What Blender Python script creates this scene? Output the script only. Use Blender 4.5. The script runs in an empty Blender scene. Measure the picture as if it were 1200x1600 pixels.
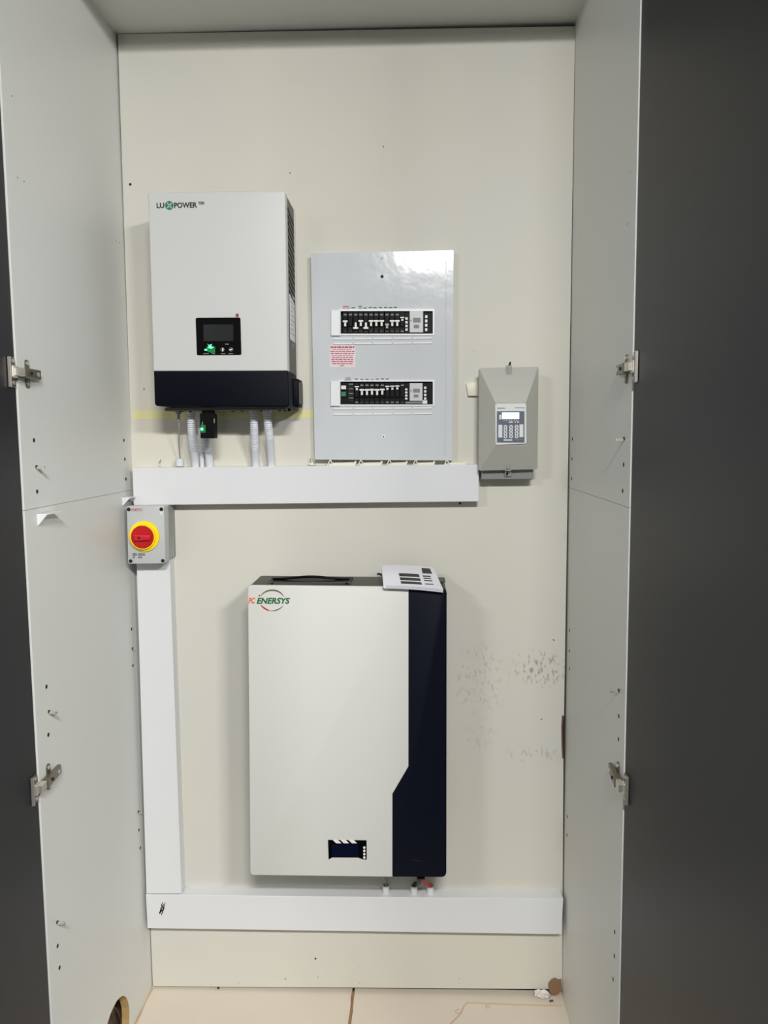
import bpy, bmesh, math, random
from mathutils import Vector, Matrix
random.seed(7)
PI = math.pi
SC = bpy.context.scene
COL = SC.collection

# ------------------------------------------------------------------ camera
FPX = 1222.59
CAM = Vector((0.16162, -1.96065, 1.48556))
PITCH, YAW, ROLL = 0.097519, -0.035837, -0.0076408
def cam_axes():
    cp, sp = math.cos(PITCH), math.sin(PITCH)
    cy, sy = math.cos(YAW), math.sin(YAW)
    cr, sr = math.cos(ROLL), math.sin(ROLL)
    rz = lambda v: Vector((cy*v[0]+sy*v[1], -sy*v[0]+cy*v[1], v[2]))
    F = rz((0, cp, -sp)); U = rz((0, sp, cp)); R = rz((1, 0, 0))
    return cr*R+sr*U, -sr*R+cr*U, F
AR, AU, AF = cam_axes()
cd = bpy.data.cameras.new('camera'); cam = bpy.data.objects.new('camera', cd); COL.objects.link(cam)
cd.sensor_fit = 'VERTICAL'; cd.sensor_height = 32; cd.sensor_width = 24; cd.lens = 32*FPX/1600
cd.clip_start = 0.05
cam.matrix_world = Matrix((( AR.x, AU.x, -AF.x, CAM.x), (AR.y, AU.y, -AF.y, CAM.y), (AR.z, AU.z, -AF.z, CAM.z), (0,0,0,1)))
SC.camera = cam

# ------------------------------------------------------------------ world, lamps, exposure
w = bpy.data.worlds.new('world'); SC.world = w; w.use_nodes = True
w.node_tree.nodes['Background'].inputs[0].default_value = (0.94, 0.97, 1.0, 1)
w.node_tree.nodes['Background'].inputs[1].default_value = 0.09
def area(name, loc, target, sx, sy, power, col):
    l = bpy.data.lights.new(name, 'AREA'); l.shape = 'RECTANGLE'; l.size = sx; l.size_y = sy
    l.energy = power; l.color = col
    o = bpy.data.objects.new(name, l); COL.objects.link(o); o.location = loc
    o.rotation_euler = (Vector(target)-Vector(loc)).to_track_quat('-Z', 'Y').to_euler()
area('ceiling_lamp', (0.40, -2.92, 2.63), (0.34, -2.2, 0.2), 0.6, 0.12, 128, (1.0, 0.995, 0.98))
area('side_lamp', (1.45, -2.98, 2.58), (0.85, -2.15, 0.2), 0.5, 0.16, 92, (1.0, 0.995, 0.975))
area('second_lamp', (-1.5, -3.0, 2.58), (-0.8, -2.1, 0.2), 0.5, 0.16, 36, (0.97, 0.99, 1.0))
area('doorway_daylight', (-0.05, -5.2, 1.3), (0.0, 0, 1.1), 0.5, 0.9, 8, (0.92, 0.96, 1.0))
SC.view_settings.view_transform = 'Standard'; SC.view_settings.look = 'None'
SC.view_settings.gamma = 1; SC.view_settings.use_curve_mapping = False
SC.view_settings.exposure = -0.42

# ------------------------------------------------------------------ geometry helpers
def ray(px, py): return (px-600)/FPX*AR - (py-800)/FPX*AU + AF
def U(px, py, Y=0.0):
    d = ray(px, py); t = (Y-CAM.y)/d.y
    p = CAM + t*d; return Vector((p.x, Y, p.z))
def onplane(px, py, p0, n):
    d = ray(px, py); t = (p0-CAM).dot(n)/d.dot(n); return CAM + t*d
def lin(c):
    c = c/255.0
    return c/12.92 if c <= 0.04045 else ((c+0.055)/1.055)**2.4
def new(): return bmesh.new()
def merge(dst, src):
    me = bpy.data.meshes.new('t'); src.to_mesh(me); src.free(); dst.from_mesh(me); bpy.data.meshes.remove(me)
def prism3(bm, pts, off, bev=0, seg=2, front_only=True):
    """pts: 3D polygon, off: extrusion vector away from the front"""
    b = new(); f = [b.verts.new(p) for p in pts]; k = [b.verts.new(Vector(p)+Vector(off)) for p in pts]
    n = len(pts); b.faces.new(f); b.faces.new(k[::-1])
    for i in range(n): b.faces.new((f[(i+1) % n], f[i], k[i], k[(i+1) % n]))
    bmesh.ops.recalc_face_normals(b, faces=b.faces)
    if bev:
        fs = set(f)
        if front_only: es = [e for e in b.edges if e.verts[0] in fs and e.verts[1] in fs]
        else: es = list(b.edges)
        bmesh.ops.bevel(b, geom=es, offset=bev, segments=seg, affect='EDGES', profile=0.5)
    merge(bm, b)
def prism(bm, px, yf, yb, bev=0, seg=2, front_only=True):
    """a polygon given by photo pixels on the plane Y=yf, extruded straight back to Y=yb"""
    prism3(bm, [U(a, c, yf) for a, c in px], (0, yb-yf, 0), bev, seg, front_only)
def rectpx(x0, y0, x1, y1): return [(x0, y0), (x1, y0), (x1, y1), (x0, y1)]
def box(bm, x0, x1, y0, y1, z0, z1, bev=0, seg=2):
    prism3(bm, [(x0, y0, z0), (x1, y0, z0), (x1, y0, z1), (x0, y0, z1)], (0, y1-y0, 0), bev, seg, False)
def rounded(pts, r, seg=5):
    """round the corners of a 3D polygon lying on one plane"""
    out = []; n = len(pts); rr = r if isinstance(r, (list, tuple)) else [r]*n
    for i in range(n):
        p = Vector(pts[i]); a = Vector(pts[i-1])-p; b = Vector(pts[(i+1) % n])-p; R = rr[i]
        if R <= 0: out.append(p); continue
        an = a.angle(b); d = R/math.tan(an/2); a.normalize(); b.normalize()
        c = p+(a+b).normalized()*(R/math.sin(an/2)); s = p+a*d-c; e = p+b*d-c
        for k in range(seg+1):
            out.append(c+s.slerp(e, k/seg) if False else c+(s*(math.sin((1-k/seg)*s.angle(e)))+e*math.sin(k/seg*s.angle(e)))/math.sin(s.angle(e)))
    return out
def cyl(bm, p0, p1, r0, r1=None, n=20, bev=0):
    r1 = r0 if r1 is None else r1
    p0, p1 = Vector(p0), Vector(p1); ax = (p1-p0).normalized()
    q = ax.orthogonal().normalized(); s = ax.cross(q); b = new()
    A = [b.verts.new(p0+r0*(math.cos(2*PI*k/n)*q+math.sin(2*PI*k/n)*s)) for k in range(n)]
    B = [b.verts.new(p1+r1*(math.cos(2*PI*k/n)*q+math.sin(2*PI*k/n)*s)) for k in range(n)]
    b.faces.new(A); b.faces.new(B[::-1])
    for k in range(n): b.faces.new((A[(k+1) % n], A[k], B[k], B[(k+1) % n]))
    bmesh.ops.recalc_face_normals(b, faces=b.faces)
    if bev:
        s2 = set(B); es = [e for e in b.edges if e.verts[0] in s2 and e.verts[1] in s2]
        bmesh.ops.bevel(b, geom=es, offset=bev, segments=2, affect='EDGES')
    merge(bm, b)
def spline(pts, n=12):
    P = [Vector(p) for p in pts]; P = [2*P[0]-P[1]]+P+[2*P[-1]-P[-2]]; out = []
    for i in range(1, len(P)-2):
        for k in range(n):
            t = k/n; a, b, c, d = P[i-1:i+3]
            out.append(0.5*((2*b)+(c-a)*t+(2*a-5*b+4*c-d)*t*t+(-a+3*b-3*c+d)*t**3))
    out.append(P[-2]); return out
def tube(bm, path, rad, n=12):
    P = [Vector(p) for p in path]; m = len(P); rings = []; q = None
    R = rad if isinstance(rad, list) else [rad]*m
    for i in range(m):
        t = (P[min(i+1, m-1)]-P[max(i-1, 0)]).normalized()
        q = t.orthogonal().normalized() if q is None else (q-t*q.dot(t)).normalized()
        s = t.cross(q)
        rings.append([bm.verts.new(P[i]+R[i]*(math.cos(2*PI*k/n)*q+math.sin(2*PI*k/n)*s)) for k in range(n)])
    for a, b in zip(rings, rings[1:]):
        for k in range(n): bm.faces.new((a[k], a[(k+1) % n], b[(k+1) % n], b[k]))
    bm.faces.new(rings[0][::-1]); bm.faces.new(rings[-1])
def ring(bm, c, ri, ro, y0, y1, n=40):
    """annulus around the Y axis"""
    vs = []
    for r, y in ((ri, y0), (ro, y0), (ro, y1), (ri, y1)):
        vs.append([bm.verts.new((c[0]+r*math.cos(2*PI*k/n), y, c[1]+r*math.sin(2*PI*k/n))) for k in range(n)])
    for j in range(4):
        a, b = vs[j], vs[(j+1) % 4]
        for k in range(n): bm.faces.new((a[k], a[(k+1) % n], b[(k+1) % n], b[k]))

def wloc(o):
    v = Vector((0, 0, 0))
    while o is not None: v += o.location; o = o.parent
    return v
def obj(name, bm, m, parent=None, smooth=False, label=None, kind=None):
    bmesh.ops.recalc_face_normals(bm, faces=bm.faces)
    c = Vector((0, 0, 0))
    xs = [v.co for v in bm.verts]
    c = Vector([(min(p[i] for p in xs)+max(p[i] for p in xs))/2 for i in range(3)])
    bmesh.ops.translate(bm, verts=bm.verts, vec=-c)
    me = bpy.data.meshes.new(name); bm.to_mesh(me); bm.free()
    for mm in (m if isinstance(m, (list, tuple)) else [m]): me.materials.append(mm)
    if smooth:
        for p in me.polygons: p.use_smooth = True
        me.set_sharp_from_angle(angle=math.radians(38))
    o = bpy.data.objects.new(name, me); COL.objects.link(o)
    if parent: o.parent = parent; o.location = c-wloc(parent)
    else: o.location = c
    if label: o['label'] = label
    if kind: o['kind'] = kind
    return o
def tag(o, label, cat, group=None):
    o['label'] = label; o['category'] = cat
    if group: o['group'] = group
    return o
def thing(name, loc, label, cat, group=None):
    o = bpy.data.objects.new(name, None); COL.objects.link(o); o.location = loc; o.empty_display_size = 0.05
    return tag(o, label, cat, group)
def structure(name, loc=(0, 0, 0)):
    o = bpy.data.objects.new(name, None); COL.objects.link(o); o.location = loc; o.empty_display_size = 0.05
    o['kind'] = 'structure'; return o
def copy_to(o, delta):
    c = o.copy(); COL.objects.link(c); c.location = o.location+Vector(delta)
    for ch in list(o.children):
        k = ch.copy(); COL.objects.link(k); k.parent = c
    return c
def px_box(name, x0, y0, x1, y1, yf, yb, m, parent, bev=0, **k):
    b = new(); prism(b, rectpx(x0, y0, x1, y1), yf, yb, bev); return obj(name, b, m, parent, **k)
def px_disc(name, x, y, r, yf, yb, m, parent, n=20, bev=0, **k):
    c = U(x, y, yf); R = r*(yf-CAM.y)/FPX; b = new(); cyl(b, (c.x, yb, c.z), (c.x, yf, c.z), R, n=n, bev=bev)
    return obj(name, b, m, parent, **k)
def lettering(name, s, x0, y0, x1, y1, Y, m, parent, shear=0.0, bold=0.0, label=None):
    """flat letters fitted into the pixel box on the plane Y"""
    cu = bpy.data.curves.new('t', 'FONT'); cu.body = s; cu.offset = bold; cu.shear = shear; cu.extrude = 0.01; cu.resolution_u = 3
    o = bpy.data.objects.new('t', cu); COL.objects.link(o)
    dg = bpy.context.evaluated_depsgraph_get(); me = bpy.data.meshes.new_from_object(o.evaluated_get(dg))
    bpy.data.objects.remove(o); b = new(); b.from_mesh(me)
    xs = [v.co.x for v in b.verts]; ys = [v.co.y for v in b.verts]
    A = U(x0, y1, Y); B = U(x1, y0, Y)
    fx = (B.x-A.x)/(max(xs)-min(xs)); fz = (B.z-A.z)/(max(ys)-min(ys)); mx, my = min(xs), min(ys)
    for v in b.verts: v.co = Vector((A.x+(v.co.x-mx)*fx, Y-(v.co.z)*0.02, A.z+(v.co.y-my)*fz))
    return obj(name, b, m, parent, label=label)

# ------------------------------------------------------------------ materials
def mat(name, rgb, rough=0.5, metal=0.0, emit=0.0, spec=0.5, var=0.0, vscale=6.0, bump=0.0, bscale=200.0, rvar=0.0):
    m = bpy.data.materials.new(name); m.use_nodes = True; nt = m.node_tree; N = nt.nodes; L = nt.links
    b = N['Principled BSDF']; c = (lin(rgb[0]), lin(rgb[1]), lin(rgb[2]), 1)
    b.inputs['Base Color'].default_value = c; b.inputs['Roughness'].default_value = rough
    b.inputs['Metallic'].default_value = metal; b.inputs['Specular IOR Level'].default_value = spec
    if emit: b.inputs['Emission Color'].default_value = c; b.inputs['Emission Strength'].default_value = emit
    tc = N.new('ShaderNodeTexCoord')
    if var or rvar:
        n = N.new('ShaderNodeTexNoise'); n.inputs['Scale'].default_value = vscale; n.inputs['Detail'].default_value = 5
        L.new(tc.outputs['Object'], n.inputs['Vector'])
        if var:
            mx = N.new('ShaderNodeMix'); mx.data_type = 'RGBA'
            L.new(n.outputs['Fac'], mx.inputs['Factor'])
            mx.inputs['A'].default_value = tuple(x*(1-var) for x in c[:3])+(1,)
            mx.inputs['B'].default_value = tuple(min(1, x*(1+var)) for x in c[:3])+(1,)
            L.new(mx.outputs['Result'], b.inputs['Base Color'])
        if rvar:
            mr = N.new('ShaderNodeMapRange'); mr.inputs['To Min'].default_value = rough-rvar; mr.inputs['To Max'].default_value = rough+rvar
            L.new(n.outputs['Fac'], mr.inputs['Value']); L.new(mr.outputs['Result'], b.inputs['Roughness'])
    if bump:
        n2 = N.new('ShaderNodeTexNoise'); n2.inputs['Scale'].default_value = bscale; n2.inputs['Detail'].default_value = 3
        L.new(tc.outputs['Object'], n2.inputs['Vector'])
        bp = N.new('ShaderNodeBump'); bp.inputs['Strength'].default_value = bump; bp.inputs['Distance'].default_value = 0.002
        L.new(n2.outputs['Fac'], bp.inputs['Height']); L.new(bp.outputs['Normal'], b.inputs['Normal'])
    return m
M = {}
M['carcass'] = mat('white_melamine', (219, 220, 216), 0.42, var=0.02, vscale=3, bump=0.03, bscale=300)
M['cream_floor'] = mat('cream_board', (219, 208, 191), 0.5, var=0.04, vscale=7, bump=0.05, bscale=120)
M['grey_door'] = mat('dark_grey_laminate', (38, 38, 42), 0.42, spec=0.25, var=0.05, vscale=2, bump=0.03, bscale=500)
M['dark_void'] = mat('dark_masonry', (48, 42, 36), 0.9, var=0.2, vscale=20)
M['white_pvc'] = mat('white_pvc', (219, 220, 221), 0.36, var=0.012, vscale=9)
M['conduit'] = mat('white_conduit', (214, 217, 222), 0.45)
M['inv_white'] = mat('inverter_white', (201, 202, 199), 0.45, spec=0.25, var=0.01)
M['inv_black'] = mat('gloss_navy_black', (8, 10, 20), 0.5, spec=0.08)
M['inv_body'] = mat('dark_grey_metal', (92, 92, 84), 0.5, metal=0.2)
M['black'] = mat('black_plastic', (8, 8, 9), 0.45, spec=0.12)
M['glass_black'] = mat('black_glass', (4, 4, 5), 0.3, spec=0.12)
M['lcd_off'] = mat('unlit_screen', (38, 40, 40), 0.2)
M['soft_grey'] = mat('soft_grey_print', (120, 120, 120), 0.5)
M['green_led'] = mat('green_led', (110, 255, 185), 0.3, emit=1.6)
M['green_glow'] = mat('green_bloom', (8, 104, 46), 0.3, emit=0.8)  # dim bloom round the green lights, put into glowing plates
M['red_sticker'] = mat('red_sticker', (150, 25, 50), 0.5)
M['text_black'] = mat('black_ink', (22, 24, 26), 0.6)
M['text_red'] = mat('red_ink', (176, 70, 84), 0.6)
M['logo_green'] = mat('logo_green', (24, 120, 84), 0.5)
M['bat_green'] = mat('battery_logo_green', (22, 96, 48), 0.5)
M['bat_olive'] = mat('battery_logo_olive', (98, 92, 42), 0.5)
M['bat_red'] = mat('battery_logo_red', (190, 52, 36), 0.5)
M['bat_orange'] = mat('battery_logo_orange', (226, 104, 40), 0.5)
M['board_white'] = mat('board_paint', (203, 207, 209), 0.16, spec=0.22, bump=0.55, bscale=13)
M['board_bright'] = mat('board_frame', (228, 230, 230), 0.35)
M['breaker'] = mat('breaker_black', (9, 10, 12), 0.45, spec=0.12)
M['toggle'] = mat('toggle_white', (226, 226, 222), 0.4)
M['toggle_grey'] = mat('toggle_grey', (160, 160, 158), 0.4)
M['breaker_label'] = mat('breaker_label', (120, 121, 122), 0.5)
M['green_btn'] = mat('green_button', (18, 110, 72), 0.4)
M['meter'] = mat('meter_grey', (196, 199, 198), 0.4)
M['enz_grey'] = mat('warm_grey_plastic', (166, 166, 157), 0.4, var=0.03, vscale=14)
M['enz_base'] = mat('base_grey_plastic', (140, 141, 138), 0.45)
M['pad_white'] = mat('keypad_white', (214, 216, 216), 0.4)
M['pad_blue'] = mat('keypad_slate', (84, 92, 108), 0.4)
M['lcd_lit'] = mat('lit_display', (250, 252, 240), 0.4, emit=1.1)
M['iso_grey'] = mat('isolator_grey', (186, 188, 188), 0.45)
M['iso_side'] = mat('isolator_side_grey', (150, 152, 146), 0.5)
M['yellow'] = mat('yellow_plastic', (250, 222, 12), 0.35)
M['red'] = mat('red_plastic', (186, 6, 20), 0.3)
M['red_grip'] = mat('red_grip', (204, 20, 44), 0.28)
M['bat_cream'] = mat('battery_cream', (209, 209, 203), 0.42, var=0.008)
M['bat_navy'] = mat('battery_navy', (12, 16, 29), 0.5, spec=0.10)
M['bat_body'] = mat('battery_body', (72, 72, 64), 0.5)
M['bat_screen'] = mat('navy_screen', (6, 12, 34), 0.3, spec=0.15)
M['paper'] = mat('paper', (232, 232, 238), 0.7)
M['paper_print'] = mat('dark_print', (62, 60, 56), 0.8)
M['steel'] = mat('nickel_steel', (222, 217, 206), 0.30, metal=0.8, bump=0.02)
M['dark_steel'] = mat('darker_steel', (132, 126, 112), 0.36, metal=0.85)  # darker steel tone beside the nickel one
M['hole'] = mat('hole_dark', (30, 27, 24), 0.9)
M['tape'] = mat('yellow_tape', (222, 216, 158), 0.6, var=0.08, vscale=30)
M['clip'] = mat('ivory_clip', (226, 224, 200), 0.45)
M['chip'] = mat('chipboard', (176, 146, 96), 0.9, var=0.3, vscale=60, bump=0.4, bscale=150)
M['rust'] = mat('brown_sealant', (150, 110, 78), 0.8, var=0.25, vscale=60)
M['rust_light'] = mat('tan_sealant', (196, 166, 134), 0.8, var=0.15, vscale=60)
M['flake'] = mat('brown_flake', (134, 104, 74), 0.8, var=0.12, vscale=40)
M['red_brown'] = mat('red_brown_edge', (104, 66, 58), 0.8, var=0.2, vscale=30)
M['cable_red'] = mat('red_cable', (186, 20, 34), 0.4)
M['cable_black'] = mat('black_cable', (20, 20, 22), 0.45)
M['cable_grey'] = mat('grey_cable', (150, 150, 150), 0.5)
M['brown_board'] = mat('brown_neighbour', (168, 134, 112), 0.8, var=0.15, vscale=10)
M['speckled'] = mat('speckled_grey', (140, 140, 124), 0.8, var=0.4, vscale=80)
M['foil'] = mat('crumpled_white_film', (220, 214, 208), 0.35, bump=0.5, bscale=90)

# cream back panel: faint blotches everywhere and hand-dirt smudges at the lower right (marks on the board itself)
def wall_material(origin):
    m = bpy.data.materials.new('cream_back_panel'); m.use_nodes = True; N = m.node_tree.nodes; L = m.node_tree.links
    b = N['Principled BSDF']; b.inputs['Roughness'].default_value = 0.55
    tc = N.new('ShaderNodeTexCoord')
    def noise(scale, detail, vec=None, dist=0):
        n = N.new('ShaderNodeTexNoise'); n.inputs['Scale'].default_value = scale; n.inputs['Detail'].default_value = detail
        n.inputs['Distortion'].default_value = dist
        L.new(vec or tc.outputs['Object'], n.inputs['Vector']); return n.outputs['Fac']
    def ramp(fac, a, c):
        r = N.new('ShaderNodeMapRange'); r.inputs['From Min'].default_value = a; r.inputs['From Max'].default_value = c
        L.new(fac, r.inputs['Value']); return r.outputs['Result']
    def mul(a, c):
        r = N.new('ShaderNodeMath'); r.operation = 'MULTIPLY'; r.use_clamp = True
        for i, x in enumerate((a, c)):
            if isinstance(x, float): r.inputs[i].default_value = x
            else: L.new(x, r.inputs[i])
        return r.outputs[0]
    def add(a, c):
        r = N.new('ShaderNodeMath'); r.operation = 'ADD'; r.use_clamp = True
        L.new(a, r.inputs[0]); L.new(c, r.inputs[1]); return r.outputs[0]
    def spot(px, py, rx, rz):
        p = U(px, py, 0)-origin
        mp = N.new('ShaderNodeMapping'); mp.vector_type = 'POINT'
        mp.inputs['Location'].default_value = (-p.x/rx, 0, -p.z/rz); mp.inputs['Scale'].default_value = (1/rx, 0, 1/rz)
        L.new(tc.outputs['Object'], mp.inputs['Vector'])
        ln = N.new('ShaderNodeVectorMath'); ln.operation = 'LENGTH'; L.new(mp.outputs['Vector'], ln.inputs[0])
        return ramp(ln.outputs['Value'], 1.0, 0.45)
    def mix(fac, A, Bc):
        x = N.new('ShaderNodeMix'); x.data_type = 'RGBA'; L.new(fac, x.inputs['Factor'])
        for k, v in (('A', A), ('B', Bc)):
            if isinstance(v, tuple): x.inputs[k].default_value = v
            else: L.new(v, x.inputs[k])
        return x.outputs['Result']
    C = lambda r, g, bb: (lin(r), lin(g), lin(bb), 1)
    base = mix(ramp(noise(1.6, 3), 0.3, 0.7), C(212, 207, 192), C(205, 204, 196))
    # streaky smudges: stretched noise, thresholded
    mp = N.new('ShaderNodeMapping'); mp.inputs['Rotation'].default_value = (0, 0.7, 0); mp.inputs['Scale'].default_value = (110, 1, 55)
    L.new(tc.outputs['Object'], mp.inputs['Vector'])
    streak = ramp(noise(1.0, 3, mp.outputs['Vector'], 0.5), 0.535, 0.63)
    s1 = mul(streak, spot(843, 1045, 0.085, 0.060)); s2 = mul(streak, spot(750, 1060, 0.085, 0.12))
    s3 = mul(streak, spot(835, 1178, 0.09, 0.03)); s4 = mul(streak, spot(752, 1150, 0.05, 0.04))
    d = mul(s1, 0.62); d = add(d, mul(s2, 0.26)); d = add(d, mul(s3, 0.28)); d = add(d, mul(s4, 0.22))
    base = mix(d, base, C(112, 104, 94))
    # small brown specks along the bottom strip and here and there
    sp = ramp(noise(70, 2), 0.735, 0.77)
    zone = add(spot(560, 1530, 0.75, 0.07), mul(spot(600, 640, 0.9, 1.3), 0.18))
    base = mix(mul(mul(sp, zone), 0.6), base, C(120, 108, 86))
    L.new(base, b.inputs['Base Color'])
    bp = N.new('ShaderNodeBump'); bp.inputs['Strength'].default_value = 0.05; bp.inputs['Distance'].default_value = 0.002
    L.new(noise(90, 3), bp.inputs['Height']); L.new(bp.outputs['Normal'], b.inputs['Normal'])
    return m

# ------------------------------------------------------------------ SETTING: the cabinet carcass
D = 0.55
# back panel (a hair short of the sides and top, so a dark gap shows round it)
c0 = [U(184, 53.5), U(898.6, 41), U(887, 765), U(881.3, 1118), U(878.6, 1130), U(878.6, 1160), U(880.4, 1183), U(878.3, 1545.5), U(239, 1541), U(208.5, 790)]
b = new(); prism3(b, c0, (0, 0.010, 0))
bo = Vector([(min(p[i] for p in c0)+max(p[i] for p in c0))/2 for i in range(3)])
wall_back = obj('wall_back', b, wall_material(bo), kind='structure')
b = new(); box(b, -0.75, 0.75, 0.022, 0.06, -0.2, 2.6); bk = obj('trim_1', b, M['dark_void'], kind='structure')

# inner faces of the two side panels: quads through back line (Y=0) and front line (Y=-D)
def side_line(pa, pb, Y):
    A = U(pa[0], pa[1], Y); B = U(pb[0], pb[1], Y)
    return lambda z: Vector((A.x+(B.x-A.x)*(z-A.z)/(B.z-A.z), Y, z))
LB = side_line((181, 50), (237.5, 1546), 0); LF = side_line((0, 90), (82, 1600), -D)
RB = side_line((899, 37), (878.5, 1553), 0); RF = side_line((1000.5, 0), (966, 1600), -D)
ZT, ZB, ZJ = 2.4515, 0.0, 1.353
def surf(B, Fr, px, py):
    x = B(1.0).x
    for _ in range(8):
        p = onplane(px, py, Vector((x, 0, 0)), Vector((1, 0, 0)))
        x = B(p.z).x+(Fr(p.z).x-B(p.z).x)*(-p.y/D)
    return p
def lp(px, py): return surf(LB, LF, px, py)
def rp(px, py): return surf(RB, RF, px, py)
def drill(o, cutters):
    b = new()
    for p0, p1, r, n in cutters: cyl(b, p0, p1, r, n=n)
    me = bpy.data.meshes.new('cut'); b.to_mesh(me); b.free()
    c = bpy.data.objects.new('cut', me); COL.objects.link(c)
    md = o.modifiers.new('b', 'BOOLEAN'); md.operation = 'DIFFERENCE'; md.object = c; md.solver = 'EXACT'
    dg = bpy.context.evaluated_depsgraph_get(); nm = bpy.data.meshes.new_from_object(o.evaluated_get(dg))
    o.modifiers.remove(md); o.data = nm; bpy.data.objects.remove(c)
T = 0.018
def side(name, B, Fr, sgn, zj, holes):
    root = structure(name, (sgn*0.56, -D/2, 0))
    ext = lambda f, g, z: f(z)+(f(z)-g(z))*(0.02/D)      # run 2 cm behind the back panel
    for z0, z1 in ((ZB-0.02, zj-0.0004), (zj+0.0004, ZT+0.019)):
        b = new(); nz, ny = 10, 6; G = []
        for off in (0, sgn*T):
            G.append([[b.verts.new(Fr(z)*(1-t)+ext(B, Fr, z)*t+Vector((off, 0, 0))) for t in [k/ny for k in range(ny+1)]] for z in [z0+(z1-z0)*k/nz for k in range(nz+1)]])
        for g in G:
            for a in range(nz):
                for c in range(ny): b.faces.new((g[a][c], g[a][c+1], g[a+1][c+1], g[a+1][c]))
        for a in range(nz):
            for c in (0, ny): b.faces.new((G[0][a][c], G[0][a+1][c], G[1][a+1][c], G[1][a][c]))
        for c in range(ny):
            for a in (0, nz): b.faces.new((G[0][a][c], G[0][a][c+1], G[1][a][c+1], G[1][a][c]))
        o = obj('side_board', b, M['carcass'], root)
        cut = [(p+Vector((sgn*0.04, 0, 0)), p-Vector((sgn*0.02, 0, 0)), r, n) for p, r, n in holes if z0-0.2 < p.z < z1-0.3 and r >= 0.02]
        if cut: drill(o, cut)
    return root
H = 0.0043
lh = [(53, 688), (58, 768), (193.5, 688), (195, 717.5), (196.6, 748.5), (72.5, 1073), (75.5, 1148), (205.5, 983), (207.6, 1040), (217, 1297), (219, 1325), (90, 1478), (93, 1512)]
rh = [(974.5, 726), (973, 767), (894.5, 686), (894, 717), (893.5, 748), (967, 1119), (966.5, 1155), (890, 985), (890, 1017), (890, 1045), (886.5, 1276), (886, 1305), (960.5, 1456), (960, 1494), (958, 1530)]
dots_l = [(27.5, 277.5), (37.5, 283.5), (181, 377), (187, 379), (19, 150)]
dots_r = [(985, 268), (905, 368), (980, 350)]
hc = lp(181.5, 1625)
HOLE_R = 0.090
holes_l = [(lp(*p), H, 12) for p in lh]+[(lp(*p), 0.0013, 8) for p in dots_l]+[(Vector((hc.x, hc.y, hc.z)), HOLE_R, 40)]
holes_r = [(rp(*p), H, 12) for p in rh]+[(rp(*p), 0.0013, 8) for p in dots_r]
wall_left = side('wall_left', LB, LF, -1, ZJ, holes_l)
wall_right = side('wall_right', RB, RF, 1, ZJ, holes_r)
# pin holes as dark plugs: the shade inside is put into their colour
for root, hs, s in ((wall_left, holes_l, -1), (wall_right, holes_r, 1)):
    for p, r, n in hs:
        if r < 0.02:
            b = new(); cyl(b, p+Vector((s*0.0115, 0, 0)), p-Vector((s*0.0004, 0, 0)), r*0.97, n=n); obj('hole_plug', b, M['hole'], root)
# raw chipboard edge of the big round cut-out
b = new(); n = 40; rs = []
for x, r in ((0.0, HOLE_R+0.0005), (-T, HOLE_R+0.0005), (-T, HOLE_R-0.003), (0.0, HOLE_R-0.0015)):
    rs.append([b.verts.new((hc.x+x-0.0005, hc.y+r*math.cos(2*PI*k/n), hc.z+r*math.sin(2*PI*k/n)+0.0012*math.sin(k*2.3))) for k in range(n)])
for j in range(4):
    for k in range(n): b.faces.new((rs[j][k], rs[j][(k+1) % n], rs[(j+1) % 4][(k+1) % n], rs[(j+1) % 4][k]))
obj('cutout_edge', b, M['chip'], wall_left)
# what shows through it: neighbour board, a pale batten, speckled masonry
b = new(); box(b, -0.63, -0.61, -0.40, 0.02, -0.25, 0.30); obj('trim_2', b, M['brown_board'], kind='structure')
b = new(); prism3(b, [(-0.598, -0.56, -0.2), (-0.598, -0.33, -0.2), (-0.598, -0.30, 0.0), (-0.598, -0.27, 0.12), (-0.598, -0.56, 0.12)], (-0.02, 0, 0)); obj('trim_3', b, M['speckled'], kind='structure')
b = new(); box(b, -0.600, -0.590, -0.236, -0.229, -0.2, 0.2); obj('trim_4', b, M['white_pvc'], kind='structure')

# top and bottom boards
b = new(); box(b, -0.5565, 0.5565, -D, 0.018, ZT, ZT+0.018, 0.0007, 1); obj('ceiling', b, M['carcass'], kind='structure')
floor = structure('floor', (0, -D/2, -0.018))
xs = U(552, 1556, 0).x
def fl(x, Y): return Vector((x, Y, 0.0))
b = new(); box(b, -0.5535, xs-0.003, -D, 0.018, -0.018, 0, 0.0007, 1); obj('floor_board', b, M['cream_floor'], floor)
b = new(); box(b, xs+0.003, 0.5565, -D, 0.018, -0.018, 0, 0.0007, 1); obj('floor_board', b, M['cream_floor'], floor)
b = new(); P = []
for k in range(24):
    y = 0.0-k*D/23; P.append((y, 0.0034+0.0012*math.sin(k*1.7), 0.0034+0.0011*math.cos(k*2.1)))
poly = [(xs-a, y, 0.0016) for y, a, c in P]+[(xs+c, y, 0.0016) for y, a, c in P[::-1]]
prism3(b, poly, (0, 0, -0.012)); obj('sealant_seam', b, M['rust'], floor)
def fz(px, py): return onplane(px, py, Vector((0, 0, 0)), Vector((0, 0, 1)))
b = new(); tube(b, spline([LB(0)+Vector((0.002, -0.004, 0.001))]+[LB(0)*(1-t)+LF(0)*t+Vector((0.001+0.0015*math.sin(t*40), 0, 0.001)) for t in (0.1, 0.2, 0.3, 0.45, 0.6, 0.8, 0.98)], 8), 0.0022, 8)
obj('edge_sealant', b, M['rust_light'], floor)
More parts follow.
